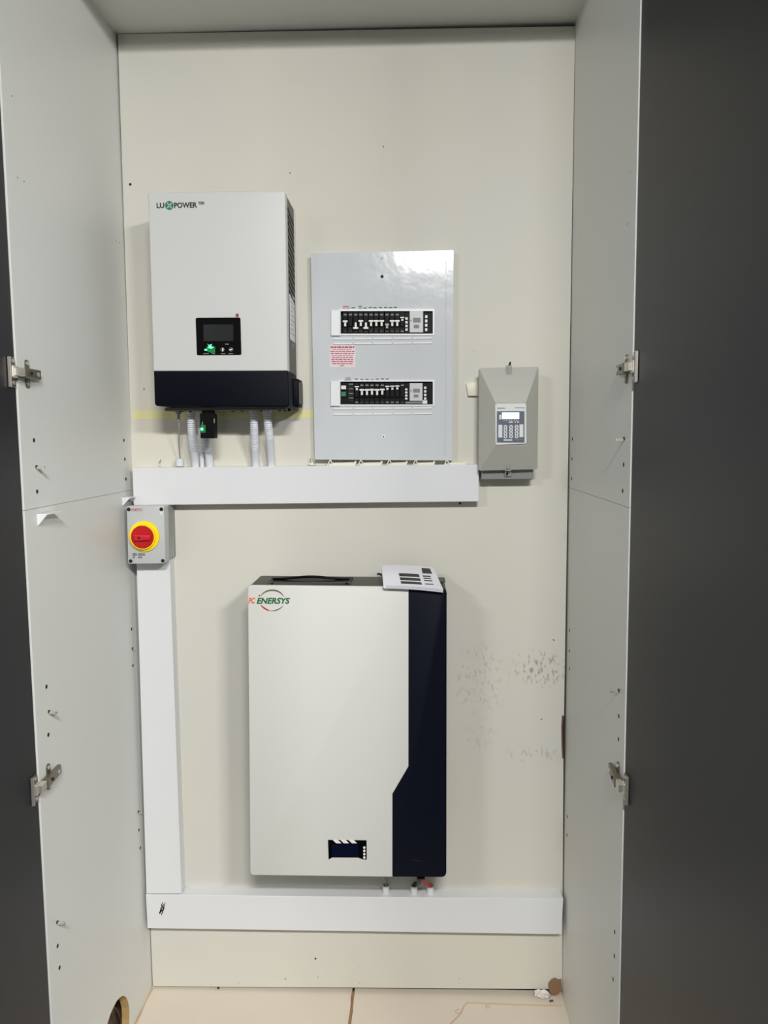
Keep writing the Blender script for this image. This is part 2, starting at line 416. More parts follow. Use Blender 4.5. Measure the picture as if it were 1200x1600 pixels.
b = new(); tube(b, spline([fz(x, y)+Vector((0, 0, .0006)) for x, y in ((877, 1572), (840, 1571), (800, 1570), (765, 1568.5), (740, 1567.5), (730, 1568), (724, 1574), (720, 1583), (712, 1592), (704, 1600))], 8), 0.0013, 8)
obj('sealant_strand', b, M['rust_light'], floor)
for cx, cy, r in ((716, 1580.5, 4.2), (762, 1573, 3.0)):
    b = new(); tube(b, [fz(cx+r*math.cos(a), cy+r*0.75*math.sin(a))+Vector((0, 0, .0006)) for a in [k*2*PI/18 for k in range(16)]], 0.0009, 6)
    obj('sealant_curl', b, M['rust_light'], floor)

# open doors, hinged on the front edges
zdoor = (-0.05, 2.60)
def door(name, sgn, x_up, x_dn):
    b = new(); X0, X1 = (x_up, x_dn)
    pts = [(X1, -D-0.0035, zdoor[0]), (X1, -D-0.60, zdoor[0]), (X0, -D-0.60, zdoor[1]), (X0, -D-0.0035, zdoor[1])]
    prism3(b, pts, (sgn*0.018, 0, 0), 0.001, 1, False)
    return obj(name, b, M['grey_door'], kind='structure')
door('door_1', -1, LF(zdoor[1]).x-0.002, LF(zdoor[0]).x-0.002)
door('door_2', 1, RF(zdoor[1]).x+0.002, RF(zdoor[0]).x+0.002)

# chipped red-brown stretch beside the back panel, right
b = new(); prism(b, [(878.2, 1117), (881, 1119), (879.6, 1135), (879.4, 1150), (880.2, 1170), (880.8, 1184), (878.6, 1186), (877.4, 1165), (877, 1135)], -0.0006, 0.004); obj('bare_edge', b, M['red_brown'], wall_back)
# screw holes in the back panel
for x, y in ((203.5, 288), (472.5, 43.6), (535, 33)):
    if y > 50: px_disc('screw_hole', x, y, 2.0, -0.0006, 0.002, M['hole'], wall_back, n=10)
for x, y, r in ((493, 1498, 1.6), (446, 1530, 1.0), (341, 1544, 1.8), (599, 229, 0.9), (453, 270, 0.8), (225, 608, 1.0), (865, 1000, 1.0), (846, 1124, 1.0)):
    px_disc('screw_hole', x, y, r, -0.0006, 0.002, M['hole'], wall_back, n=8)

# ------------------------------------------------------------------ hinges
def hinge(sgn, z, fx, label):
    X = fx(z).x; s = -sgn      # s points into the cabinet
    t = thing('cabinet_hinge', (X, -0.515, z), label, 'hinge', 'concealed hinges on the side panels')
    def bx(x0, x1, y0, y1, z0, z1, name, m, bev=0.0008):
        b = new(); a, c = sorted((X+s*x0, X+s*x1)); box(b, a, c, y0, y1, z+z0, z+z1, bev, 1); return obj(name, b, m, t)
    # mounting plate: cross shape on the side panel
    b = new()
    hw, hh = 0.0075, 0.026
    pts = rounded([(X+s*0.0003, -0.515-hw, z-hh), (X+s*0.0003, -0.515+hw, z-hh), (X+s*0.0003, -0.515+hw, z+hh), (X+s*0.0003, -0.515-hw, z+hh)], 0.006, 4)
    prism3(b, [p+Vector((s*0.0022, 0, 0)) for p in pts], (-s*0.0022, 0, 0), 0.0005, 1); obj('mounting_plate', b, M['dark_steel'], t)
    for dz in (-0.019, 0.019):
        b = new(); cyl(b, (X+s*0.002, -0.515, z+dz), (X+s*0.0042, -0.515, z+dz), 0.0042, n=14, bev=0.0006); obj('screw', b, M['steel'], t)
    # arm: a U channel standing off the panel
    b = new(); a, c = sorted((X+s*0.0025, X+s*0.013))
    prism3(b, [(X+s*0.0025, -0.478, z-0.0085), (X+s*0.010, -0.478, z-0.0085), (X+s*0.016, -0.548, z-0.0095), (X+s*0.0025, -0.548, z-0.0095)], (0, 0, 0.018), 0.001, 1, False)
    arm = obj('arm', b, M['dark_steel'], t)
    b = new(); cyl(b, (X+s*0.009, -0.492, z), (X+s*0.0125, -0.492, z), 0.0048, n=14, bev=0.0006); obj('screw', b, M['steel'], t)
    b = new(); cyl(b, (X+s*0.012, -0.525, z), (X+s*0.0162, -0.525, z), 0.0032, n=12, bev=0.0004); obj('screw', b, M['hole'], t)
    bx(0.004, 0.0145, -0.572, -0.548, -0.0075, 0.0075, 'link', M['steel'])
    # cup flange on the door face
    b = new(); xf = X-s*0.0018
    pts = rounded([(xf+s*0.003, -0.558, z-0.028), (xf+s*0.003, -0.579, z-0.028), (xf+s*0.003, -0.579, z+0.026), (xf+s*0.003, -0.558, z+0.026)], 0.004, 4)
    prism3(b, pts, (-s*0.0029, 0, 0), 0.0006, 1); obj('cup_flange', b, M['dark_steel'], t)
    for dz in (-0.020, 0.019):
        b = new(); cyl(b, (xf+s*0.0028, -0.567, z+dz), (xf+s*0.005, -0.567, z+dz), 0.0038, n=14, bev=0.0005); obj('screw', b, M['steel'], t)
    b = new(); a, c = sorted((xf+s*0.0005, xf+s*0.0065)); box(b, a, c, -0.5815, -0.5785, z-0.028, z+0.026, 0.0008, 1); obj('flange_lip', b, M['steel'], t)
    b = new(); a, c = sorted((xf+s*0.002, xf+s*0.009)); box(b, a, c, -0.577, -0.560, z-0.011, z+0.011, 0.002, 2); obj('cup', b, M['steel'], t)
hinge(-1, U(26, 582, -D).z, LF, 'nickel cabinet hinge high on the left side panel')
hinge(-1, U(62, 1226, -D).z, LF, 'nickel cabinet hinge low on the left side panel')
hinge(1, U(986, 574, -D).z, RF, 'nickel cabinet hinge high on the right side panel, beside the grey door')
hinge(1, U(972, 1224, -D).z, RF, 'nickel cabinet hinge low on the right side panel, beside the grey door')

# ------------------------------------------------------------------ shelf pins
def shelf_pin(p, s, label, ln=0.018):
    """round stem in the hole, collar, flat spoon"""
    t = thing('shelf_pin', p, label, 'shelf pin', 'metal shelf pins left in the side panels')
    b = new(); cyl(b, p-Vector((s*0.006, 0, 0)), p+Vector((s*0.0022, 0, 0)), 0.0034, n=14); obj('collar', b, M['hole'], t)
    b = new(); prism3(b, rounded([p+Vector((s*0.002, -0.0030, 0.001)), p+Vector((s*ln, -0.0042, 0.001)), p+Vector((s*ln, 0.0042, 0.001)), p+Vector((s*0.002, 0.0030, 0.001))], [0, 0.003, 0.003, 0], 4), (0, 0, -0.0045), 0.0006, 1)
    obj('spoon', b, M['steel'], t, smooth=True)
shelf_pin(lp(56.5, 729.5), 1, 'shelf pin in the upper left panel, below the upper hinge')
shelf_pin(lp(206.5, 1013.5), 1, 'shelf pin at the back of the left panel, beside the upper vertical trunking', 0.006)
shelf_pin(lp(76, 1112), 1, 'shelf pin near the front edge of the left panel, above the lower hinge')
shelf_pin(lp(216, 1268.5), 1, 'shelf pin at the back of the left panel, beside the lower vertical trunking', 0.009)
shelf_pin(lp(89, 1441), 1, 'lowest shelf pin on the left panel, below the lower hinge')
shelf_pin(rp(975.5, 685.5), -1, 'shelf pin in the upper right panel, below the upper hinge')
shelf_pin(rp(967.5, 1079), -1, 'shelf pin near the front edge of the right panel, above the lower hinge')

# white plastic corner blocks that carried a shelf
def corner_block(px, py, w_, h_, label):
    p = lp(px, py)
    t = thing('shelf_bracket', p, label, 'bracket', 'white corner brackets on the left panel')
    b = new()
    # plate on the panel and a wedge-shaped web below the shelf plate
    A = [p, p+Vector((0, w_, 0)), p+Vector((0, w_*0.2, -h_)), p+Vector((0, 0, -h_))]
    prism3(b, [q+Vector((0.002, 0, 0)) for q in A], (-0.002, 0, 0), 0.0004, 1); obj('back_plate', b, M['white_pvc'], t)
    b = new(); prism3(b, [p+Vector((0.0, 0, 0)), p+Vector((0.020, 0.001, 0)), p+Vector((0.024, w_*0.9, 0)), p+Vector((0, w_, 0))], (0, 0, -0.0018), 0.0004, 1); obj('shelf_plate', b, M['white_pvc'], t)
    b = new(); prism3(b, [p+Vector((0.0015, 0.0, -0.0015)), p+Vector((0.019, 0.0, -0.0015)), p+Vector((0.0015, 0.0, -h_))], (0, 0.002, 0), 0.0003, 1); obj('web', b, M['white_pvc'], t)
    b = new(); cyl(b, p+Vector((0.0015, w_*0.45, -h_*0.35)), p+Vector((0.0032, w_*0.45, -h_*0.35)), 0.0022, n=12); obj('screw', b, M['steel'], t)
corner_block(58, 803, 0.060, 0.022, 'white plastic corner bracket near the front of the left panel, under the joint line')
corner_block(191, 777, 0.030, 0.020, 'white plastic corner bracket at the back of the left panel, above the red rotary switch')

# ------------------------------------------------------------------ tape strip on the back panel
b = new(); prism(b, [(208, 641), (300, 641.5), (400, 640.5), (491, 640), (491, 653), (400, 654), (300, 655), (208, 655)], -0.0006, 0.0)
tag(obj('tape_strip', b, M['tape']), 'pale yellow tape strip running along the back panel behind the inverter', 'tape')

# ------------------------------------------------------------------ trunking
def trunk(name, quad, label, lid_edges, yf=-0.04):
    q = [U(x, y, yf) for x, y in quad]; c = sum(q, Vector())/4
    t = thing(name, (c.x, 0, min(p.z for p in q)), label, 'trunking', 'white cable trunking on the back panel')
    b = new(); prism3(b, [p+(c-p).normalized()*0.0016 for p in q], (0, -yf-0.0002, 0)); 
    for v in b.verts: v.co.y = max(v.co.y, yf+0.002)
    obj('base', b, M['white_pvc'], t)
    b = new(); prism3(b, q, (0, 0.010, 0), 0.0012, 2)
    obj('lid', b, M['white_pvc'], t); return t
t_up = trunk('cable_trunking', [(206.5, 731), (748, 725.5), (748.3, 783.5), (209, 789.5)], 'upper horizontal white trunking under the inverter and distribution board', None)
t_v = trunk('cable_trunking', [(213, 872), (265, 872), (283.5, 1396), (228.5, 1396.5)], 'vertical white trunking running down from the red rotary switch', None, -0.038)
t_lo = trunk('cable_trunking', [(227.5, 1398), (880.3, 1404.5), (877.3, 1460), (230.5, 1450.5)], 'bottom horizontal white trunking above the cabinet floor', None)
# pen scribble on the bottom trunking
b = new()
def stroke(b, pts, w_, Y):
    P = [U(x, y, Y) for x, y in pts]
    for a, c in zip(P, P[1:]):
        d = (c-a).normalized(); n_ = Vector((d.z, 0, -d.x))*w_
        prism3(b, [a-n_, c-n_, c+n_, a+n_], (0, 0.0003, 0))
stroke(b, [(254, 1410), (250, 1424), (256, 1413), (249, 1428), (257, 1418), (252, 1430), (258, 1410.5)], 0.0009, -0.0403)
stroke(b, [(252, 1413), (256, 1420), (248.5, 1426)], 0.0011, -0.0403)
obj('pen_scribble', b, M['text_black'], t_lo)
px_disc('screw', 719, 786.5, 1.8, -0.003, 0.0, M['hole'], wall_back, n=10)

# ivory retaining clips standing between board and trunking
def clip(x, x1, label, strip=True):
    Y = -0.031; t = thing('trunking_clip', U(x, 727, Y), label, 'clip', 'ivory trunking clips under the distribution board')
    b = new()
    for seg in (((x-5.5, 728), (x-0.5, 718)), ((x-0.5, 718), (x+2.8, 725)), ((x-4, 725.5), (x+3, 724.5))):
        P = [U(q[0], q[1], Y) for q in seg]; d = (P[1]-P[0]).normalized(); n_ = Vector((d.z, 0, -d.x))*0.0012
        prism3(b, [P[0]-n_, P[1]-n_, P[1]+n_, P[0]+n_], (0, 0.006, 0), 0.0003, 1)
    obj('hook', b, M['clip'], t)
    if strip:
        b = new(); prism(b, [(x+2, 723), (x1-3, 722.2), (x1, 719.5), (x1+1, 722), (x1-1, 727.5), (x-5, 728.5)], Y+0.001, Y+0.006, 0.0004, 1); obj('strip', b, M['clip'], t)
ordn = ['leftmost', 'second', 'third', 'fourth']
clip(516.5, 556, 'ivory trunking clip at the bottom left corner of the distribution board')
clip(564.5, 597, 'ivory trunking clip under the board, second from the left')
clip(609, 636, 'ivory trunking clip under the middle of the board, third from the left')
clip(650, 679, 'ivory trunking clip under the board with a dark slot above its strip')
clip(699, 728, 'ivory trunking clip at the bottom right corner of the distribution board')
b = new(); prism(b, [(485.5, 714), (489.5, 724), (492, 727), (484, 727), (482, 724), (486.8, 723)], -0.02, -0.004, 0.0004, 1)
tag(obj('trunking_clip', b, M['clip']), 'small bent ivory clip left of the board, on the upper trunking', 'clip', 'ivory trunking clips under the distribution board')
b = new(); tube(b, [U(x, y, -0.01) for x, y in ((251.5, 718), (248.5, 724), (251, 729.5))], 0.0009, 8)
tag(obj('wire_hook', b, M['dark_steel']), 'tiny bent wire hook on the upper trunking, left of the conduits', 'hook')

# ------------------------------------------------------------------ inverter
IY = -0.165
inv = thing('inverter', (U(341, 600, 0).x, 0, 1.547), 'large white wall inverter with black lower band and small display', 'inverter')
b = new(); q = [U(x, y, IY) for x, y in ((231, 300.5), (445.5, 297.5), (449.5, 579.5), (239.5, 580))]
prism3(b, rounded(q, [0.004, 0.006, 0, 0], 4), (0, 0.028, 0), 0.003, 3); front = obj('front_cover', b, M['inv_white'], inv, smooth=True)
IX0, IX1 = q[0].x+0.002, (q[1].x+q[2].x)/2-0.0015; IZT = q[0].z-0.002; IZM = q[2].z
b = new(); box(b, IX0, IX1, IY+0.028, -0.020, IZM-0.03, IZT, 0.001, 1); obj('body', b, M['inv_body'], inv)
b = new(); box(b, IX0-0.0015, IX1+0.0025, -0.0215, -0.016, IZM-0.02, IZT+0.002, 0.0008, 1); obj('back_flange', b, M['inv_white'], inv)
b = new(); box(b, IX0+0.03, IX1-0.03, -0.017, -0.0002, IZM+0.05, IZT-0.04, 0.001, 1); obj('wall_bracket', b, M['dark_steel'], inv)
# slanted ventilation louvres on the right side
for k in range(13):
    z = IZT-0.022-k*0.0155; b = new()
    prism3(b, [(IX1+0.0012, -0.116, z), (IX1+0.0012, -0.030, z-0.014), (IX1+0.0012, -0.030, z-0.0205), (IX1+0.0012, -0.116, z-0.0065)], (-0.002, 0, 0), 0.0004, 1)
    obj('vent_slat', b, M['black'], inv)
# rating label on the side
def sidebox(name, ya, yb, z0, z1, m, off=0.0006):
    b = new(); box(b, IX1-0.0004, IX1+off, ya, yb, z0, z1); return obj(name, b, m, inv)
zl = lambda py: U(452, py, -0.08).z
lab = sidebox('rating_label', -0.112, -0.040, zl(533), zl(461), M['paper'])
for k in range(9):
    b = new(); z = zl(466+k*7); box(b, IX1+0.0004, IX1+0.0009, -0.106, -0.06+0.012*((k*7) % 3-1), z-0.0012, z, 0); obj('print_line', b, M['soft_grey'], lab)
sidebox('small_label', -0.085, -0.060, zl(544), zl(536), M['soft_grey'])
# black lower band
b = new(); q2 = [U(x, y, IY-0.001) for x, y in ((240, 580), (450, 579.5), (451.5, 637), (241.5, 634.5))]
q2 = rounded(q2, [0, 0, 0.008, 0.008], 5)
prism3(b, q2, (0, 0.125, 0), 0.003, 3); lower = obj('lower_cover', b, M['inv_black'], inv, smooth=True)
LX = max(p.x for p in q2); LZ = min(p.z for p in q2)
b = new(); box(b, IX1-0.01, LX+0.012, -0.088, -0.022, LZ+0.004, IZM-0.012, 0.004, 3); gr = obj('side_grille', b, M['inv_black'], inv, smooth=True)
for k in range(7):
    b = new(); y = -0.082+k*0.0085; box(b, LX+0.0112, LX+0.0135, y, y+0.003, LZ+0.012, IZM-0.020, 0.0006, 1); obj('rib', b, M['inv_body'], gr)
b = new(); box(b, IX0+0.01, IX1-0.01, -0.135, -0.03, LZ-0.004, LZ+0.004, 0.001, 1); obj('bottom_plate', b, M['inv_body'], inv)
for x in (283, 297, 364, 378, 408, 437, 445, 452):
    p = U(x, 641, -0.10); b = new(); cyl(b, (p.x, -0.10, LZ), (p.x, -0.10, LZ-0.006), 0.004, n=12); obj('screw', b, M['black'], inv)
# display
b = new(); q3 = rounded([U(x, y, IY-0.002) for x, y in ((305.5, 496.5), (375.5, 496), (377, 554.5), (307.5, 555))], 0.0035, 4)
prism3(b, q3, (0, 0.004, 0), 0.0006, 1); disp = obj('display_panel', b, M['glass_black'], inv)
px_box('screen', 318, 507, 364.5, 533, IY-0.0026, IY-0.0015, M['lcd_off'], disp)
b = new(); prism(b, [(323.5, 541), (327, 539), (332, 540.5), (336, 541.5), (336, 551), (331, 551.5), (325, 550), (321, 547)], IY-0.0024, IY-0.0015); obj('bloom_patch', b, M['green_glow'], disp, label='green bloom around the indicator light')  # bloom of the indicator, added as a dim glowing plate
b = new(); prism(b, [(324, 536.8), (326.5, 539.5), (331, 537.5), (329.5, 541), (334, 543), (329.5, 544.8), (327.5, 543.8), (324.5, 544), (326.5, 541)], IY-0.0029, IY-0.0020); obj('indicator_light', b, M['green_led'], disp, label='bright green indicator light')
px_box('indicator_mark', 319.5, 545.3, 323.4, 547.5, IY-0.0029, IY-0.0020, M['green_led'], disp)
for x, y in ((347.5, 546), (361, 546)):
    c = U(x, y, IY-0.003); b = new(); ring(b, (c.x, c.z), 0.0038, 0.0045, IY-0.0026, IY-0.0018, 20); obj('button_ring', b, M['soft_grey'], disp)
px_box('button_icon', 347, 544, 349, 549, IY-0.0028, IY-0.0018, M['toggle'], disp)
b = new(); prism(b, [(357.5, 547), (362, 544.6), (364, 545.6), (360, 547.6)], IY-0.0028, IY-0.0018); obj('button_icon', b, M['toggle'], disp)
px_box('print_line', 351.5, 537, 357.5, 538.4, IY-0.0028, IY-0.0018, M['soft_grey'], disp)
for x0, x1 in ((318, 326), (331, 336), (345, 352), (357, 364)): px_box('print_line', x0, 552, x1, 553, IY-0.0028, IY-0.0018, M['soft_grey'], disp)
px_box('red_sticker', 368.3, 490.2, 372.8, 495, IY-0.0008, IY+0.0005, M['red_sticker'], inv, label='tiny dark red square sticker')
lettering('logo_letters', 'LU', 244.8, 316.8, 256.6, 325.4, IY-0.0003, M['text_black'], inv, bold=0.03)
lettering('logo_letters', 'POWER', 272.2, 315.8, 307.8, 325.2, IY-0.0003, M['text_black'], inv, bold=0.03)
lettering('logo_letters', 'TEK', 309.4, 315.0, 320.0, 319.6, IY-0.0003, M['text_black'], inv, bold=0.03)
em = px_disc('logo_emblem', 264.5, 321, 6.6, IY-0.0005, IY+0.0005, M['logo_green'], inv, n=32, label='round green emblem with a white cross')
b = new()
for s in (1, -1):
    stroke(b, [(264.5-3.4, 321-3.8*s), (264.5, 321-0.6*s), (264.5+3.4, 321+3.8*s)], 0.0010, IY-0.0009)
obj('emblem_cross', b, M['inv_white'], em)

# data dongle plugged in below the inverter
DY = -0.138
b0 = U(324.5, 662, DY)
dg_ = thing('data_dongle', (b0.x, -0.11, U(324, 685, DY).z), 'small black plug-in dongle with a green light hanging under the inverter', 'dongle')
b = new(); prism(b, [(312, 646), (335, 646), (336, 685), (313, 685)], DY, DY+0.026, 0.0015, 2, False); obj('case', b, M['black'], dg_)
b = new(); prism(b, [(315, 637), (333, 637), (333, 647), (315, 647)], DY+0.004, DY+0.022, 0.001, 1, False); obj('plug', b, M['black'], dg_)
b = new(); c = U(315.6, 670.5, DY); bmesh.ops.create_uvsphere(b, u_segments=14, v_segments=8, radius=0.0038, matrix=Matrix.Translation((c.x, DY, c.z))@Matrix.Diagonal((1, 0.4, 1.1, 1)))
obj('indicator_light', b, M['green_led'], dg_, smooth=True, label='bright green indicator light')
px_box('light_falloff', 313.8, 664, 321, 676, DY-0.0006, DY+0.001, M['green_glow'], dg_)  # green falloff round the dongle light, painted as a glowing plate
px_box('print_mark', 315.5, 659, 317, 664, DY-0.0006, DY+0.001, M['soft_grey'], dg_)
px_box('side_mark', 334, 654, 335.6, 661, DY-0.0006, DY+0.001, M['soft_grey'], dg_)

# ------------------------------------------------------------------ conduits from inverter to trunking
def conduit(pts, r, label, split=0.62):
    P = spline([U(x, y, Y) for x, y, Y in pts], 40)
    t = thing('flexible_conduit', P[-1], label, 'conduit', 'white conduits between inverter and trunking')
    k = int(len(P)*split); A = P[:k+1]; seg = []; rad = []; tot = 0
    last = A[0]; fine = [A[0]]
    for a, c in zip(A, A[1:]):
        n = max(1, int((c-a).length/0.0009))
        for j in range(1, n+1): fine.append(a+(c-a)*j/n)
    L_ = 0; rad = []
    for i, p in enumerate(fine):
        if i: L_ += (p-fine[i-1]).length
        rad.append(r*(1.0+0.15*math.sin(L_/0.0044*2*PI)))
    b = new(); tube(b, fine, rad, 16); obj('corrugated_hose', b, M['conduit'], t, smooth=True)
    b = new(); tube(b, P[k-1:], r*1.08, 16); obj('sleeve', b, M['conduit'], t, smooth=True)
    a = P[0]; b = new(); cyl(b, a+Vector((0, 0, 0.002)), a-Vector((0, 0, 0.005)), r*1.25, n=12); obj('gland_nut', b, M['conduit'], t)
    return t
conduit([(298.5, 642, -0.085), (299, 665, -0.078), (301, 690, -0.055), (304.5, 715, -0.030), (305.5, 731, -0.022)], 0.0088, 'leftmost thick white conduit, left of the black dongle')
conduit([(319, 642, -0.070), (320, 665, -0.066), (323, 690, -0.050), (326.5, 712, -0.028), (328, 731, -0.022)], 0.0090, 'thick white conduit coming out below the black dongle')
conduit([(396, 642, -0.085), (397, 665, -0.076), (397.5, 690, -0.050), (399, 715, -0.028), (399.5, 731, -0.022)], 0.0088, 'left one of the two white conduits near the inverter right end', 0.60)
conduit([(417, 642, -0.085), (419, 665, -0.076), (421.5, 690, -0.050), (423.5, 715, -0.028), (424, 731, -0.022)], 0.0090, 'rightmost white conduit under the inverter', 0.45)
conduit([(312, 642, -0.045), (313, 670, -0.035), (314.5, 700, -0.022), (315.5, 720, -0.016), (316, 731, -0.014)], 0.0055, 'thin white conduit half hidden between the two left conduits', 0.7)
t = thing('thin_cable', U(281, 731, -0.02), 'thin grey-white cable with small glands, far left under the inverter', 'cable')
b = new(); tube(b, spline([U(x, y, Y) for x, y, Y in ((278.5, 650, -0.085), (280, 670, -0.07), (279.3, 690, -0.045), (280.5, 705, -0.03), (281.5, 720, -0.022))], 10), 0.0017, 8); obj('lead', b, M['cable_grey'], t, smooth=True)
p = U(278.5, 642, -0.085)
b = new(); cyl(b, p, p-Vector((0, 0, 0.008)), 0.0065, n=12); cyl(b, p-Vector((0, 0, .008)), p-Vector((0, 0, .024)), 0.0032, n=12); obj('gland', b, M['cable_grey'], t)
p = U(281, 729, -0.022)
b = new(); cyl(b, (p.x, p.y, 1.413), (p.x, p.y, 1.413+0.018), 0.0105, n=20, bev=0.0015); obj('trunking_gland', b, M['conduit'], t, smooth=True)

# ------------------------------------------------------------------ distribution board
BY = -0.026
board = thing('distribution_board', (U(597, 715, 0).x, 0, 1.425), 'flat white distribution board with two rows of circuit breakers', 'electrical panel')
# cover plate with two openings, built as a grid of cells
def plate(xs_, ys_, holes, yf, yb, bev=0.0):
    def corner(i, j):
        u = (xs_[i]-xs_[0])/(xs_[-1]-xs_[0]); v = (ys_[j]-ys_[0])/(ys_[-1]-ys_[0])
        TL, TR, BR, BL = [Vector((x, y, 0)) for x, y in ((485.5, 396), (708.5, 391), (706.5, 719.5), (492, 718))]
        # bilinear in the true outline, but keep the openings where they are seen
        if 0 < i < len(xs_)-1 and 0 < j < len(ys_)-1: x, y = xs_[i], ys_[j]
        else:
            e = (TL*(1-u)+TR*u)*(1-v)+(BL*(1-u)+BR*u)*v; x, y = e.x, e.y
        return U(x, y, yf)
    b = new(); nx, ny = len(xs_), len(ys_)
    Fv = [[b.verts.new(corner(i, j)) for j in range(ny)] for i in range(nx)]
    Bv = [[b.verts.new(corner(i, j)+Vector((0, yb-yf, 0))) for j in range(ny)] for i in range(nx)]
    cells = {(i, j) for i in range(nx-1) for j in range(ny-1)}-set(holes)
    for i, j in cells:
        b.faces.new((Fv[i][j], Fv[i+1][j], Fv[i+1][j+1], Fv[i][j+1])); b.faces.new((Bv[i][j], Bv[i][j+1], Bv[i+1][j+1], Bv[i+1][j]))
        for di, dj, e in ((-1, 0, ((i, j), (i, j+1))), (1, 0, ((i+1, j), (i+1, j+1))), (0, -1, ((i, j), (i+1, j))), (0, 1, ((i, j+1), (i+1, j+1)))):
            if (i+di, j+dj) not in cells:
                (a, c), (d, f) = e; b.faces.new((Fv[a][c], Fv[d][f], Bv[d][f], Bv[a][c]))
    bmesh.ops.recalc_face_normals(b, faces=b.faces)
    return b
b = plate([485, 532, 676.5, 708], [391, 486, 521.5, 596, 632.5, 719], [(1, 1), (1, 3)], BY, BY+0.0016)
obj('cover_plate', b, M['board_white'], board)
# folded rim of the cover
b = new(); ol = [U(x, y, BY) for x, y in ((485.5, 396), (708.5, 391), (706.5, 719.5), (492, 718))]
cc = sum(ol, Vector())/4
for i in range(4):
    a, c = ol[i], ol[(i+1) % 4]; n_ = Vector(((cc-(a+c)/2).x, 0, (cc-(a+c)/2).z)); 
    n_ = Vector((math.copysign(0.0015, n_.x), 0, 0)) if abs((a-c).z) > abs((a-c).x) else Vector((0, 0, math.copysign(0.0015, n_.z)))
    prism3(b, [a+Vector((0, 0.001, 0)), c+Vector((0, 0.001, 0)), c+n_+Vector((0, 0.001, 0)), a+n_+Vector((0, 0.001, 0))], (0, 0.0235, 0))
obj('rim', b, M['board_white'], board)
# pressed bead along the right edge
b = new(); prism(b, [(696, 402), (698, 402), (696.5, 712), (694.5, 712)], BY-0.0012, BY+0.0005, 0.0005, 1); obj('pressed_bead', b, M['board_white'], board)
# black back tray behind each opening
for y0, y1 in ((484, 524), (594, 635)): px_box('back_tray', 525, y0, 684, y1, BY+0.020, BY+0.0235, M['black'], board)
# raised surround of each opening
def surround(x0, y0, x1, y1, ix0, iy0, ix1, iy1):
    b = new()
    for r in ((x0, y0, x1, iy0), (x0, iy1, x1, y1), (x0, iy0, ix0, iy1), (ix1, iy0, x1, iy1)):
        prism(b, rectpx(*r), BY-0.003, BY+0.0008)
    bmesh.ops.remove_doubles(b, verts=b.verts, dist=1e-5); return obj('surround', b, M['board_bright'], board)
surround(530, 482.5, 678.8, 524, 532.3, 486, 676.3, 521.3)
surround(529.5, 593.5, 679, 634.5, 531.8, 596.2, 676.3, 632)
px_box('blank_cover', 517, 484.5, 531.5, 524.5, BY-0.007, BY+0.0008, M['board_bright'], board, 0.0015)
px_box('blank_cover', 516.3, 595.5, 530.8, 634.5, BY-0.007, BY+0.0008, M['board_bright'], board, 0.0015)
FY = BY+0.001      # front face of the breakers, slightly behind the plate
def breaker(xc, w_, y0, y1, kind, ty):
    b = new(); prism(b, rectpx(xc-w_/2+0.15, y0, xc+w_/2-0.15, y1), FY+0.002, FY+0.018, 0.0006, 1); o = obj('circuit_breaker', b, M['breaker'], board)
    h = y1-y0; r = rectpx(xc-w_*0.36, y0+h*0.26, xc+w_*0.36, y0+h*0.68)
    b = new(); prism(b, r, FY-0.003, FY+0.003, 0.0008, 1); obj('raised_body', b, M['breaker'], o)
    if kind != 'small':
        b = new(); prism(b, rectpx(xc-2.4, y0+4.2, xc+2.4, y0+6.4), FY+0.0014, FY+0.003); obj('marking_label', b, M['breaker_label'], o)
    b = new(); prism(b, rectpx(xc-2.4, y1-4.4, xc+2.4, y1-2.6), FY+0.0016, FY+0.003); obj('print_mark', b, M['soft_grey'] if kind == 'small' else M['lcd_off'], o)
    mm = M['toggle']
    b = new()
    if kind == 'up':      # crossbar on top, stem below
        prism(b, rectpx(xc-3.7, ty, xc+3.7, ty+2.9), FY-0.009, FY-0.002, 0.0005, 1); prism(b, rectpx(xc-1.6, ty+2.6, xc+1.6, ty+9.4), FY-0.007, FY-0.002, 0.0005, 1)
    elif kind == 'down':
        prism(b, rectpx(xc-1.6, ty-7.5, xc+1.6, ty+0.2), FY-0.007, FY-0.002, 0.0005, 1); prism(b, rectpx(xc-3.9, ty-0.4, xc+3.9, ty+2.6), FY-0.009, FY-0.002, 0.0005, 1)
    elif kind == 'grey':
        prism(b, rectpx(xc-3.1, ty, xc+3.1, ty+3.0), FY-0.008, FY-0.002, 0.0005, 1); prism(b, rectpx(xc-1.8, ty+2.8, xc+1.8, ty+7.5), FY-0.007, FY-0.002, 0.0005, 1); mm = M['toggle_grey']
    elif kind == 'small':
        prism(b, rectpx(xc-3.4, ty, xc+3.4, ty+2.0), FY-0.008, FY-0.002, 0.0005, 1); prism(b, rectpx(xc-1.7, ty+3.0, xc+1.7, ty+6.4), FY-0.007, FY-0.002, 0.0008, 1)
    else: b.free(); return
    obj('toggle', b, mm, o)
y0, y1 = 486.4, 521
for xc, k, ty in ((539.3, 'up', 500.5), (555.7, 'down', 511.3), (563.7, 'up', 500), (571.7, 'down', 511.3), (579.8, 'up', 500), (588, 'up', 500), (596.3, 'up', 500), (604.8, 'grey', 505.5), (612.8, 'up', 500), (620.8, 'up', 500), (628.6, 'small', 495)):
    breaker(xc, 8.05, y0, y1, k, ty)
breaker(547.6, 8.05, y0, y1, 'blank', 0)
y0, y1 = 596.6, 632
for xc, k, ty in ((557.4, 'small', 603.2), (565.4, 'up', 607.8), (573.4, 'up', 607.8), (581.2, 'up', 607.4), (589.2, 'up', 607.8), (597.3, 'up', 607.2), (605.2, 'small', 602.8), (613, 'small', 602.6), (620.8, 'small', 602.2)):
    breaker(xc, 8.05, y0, y1, k, ty)
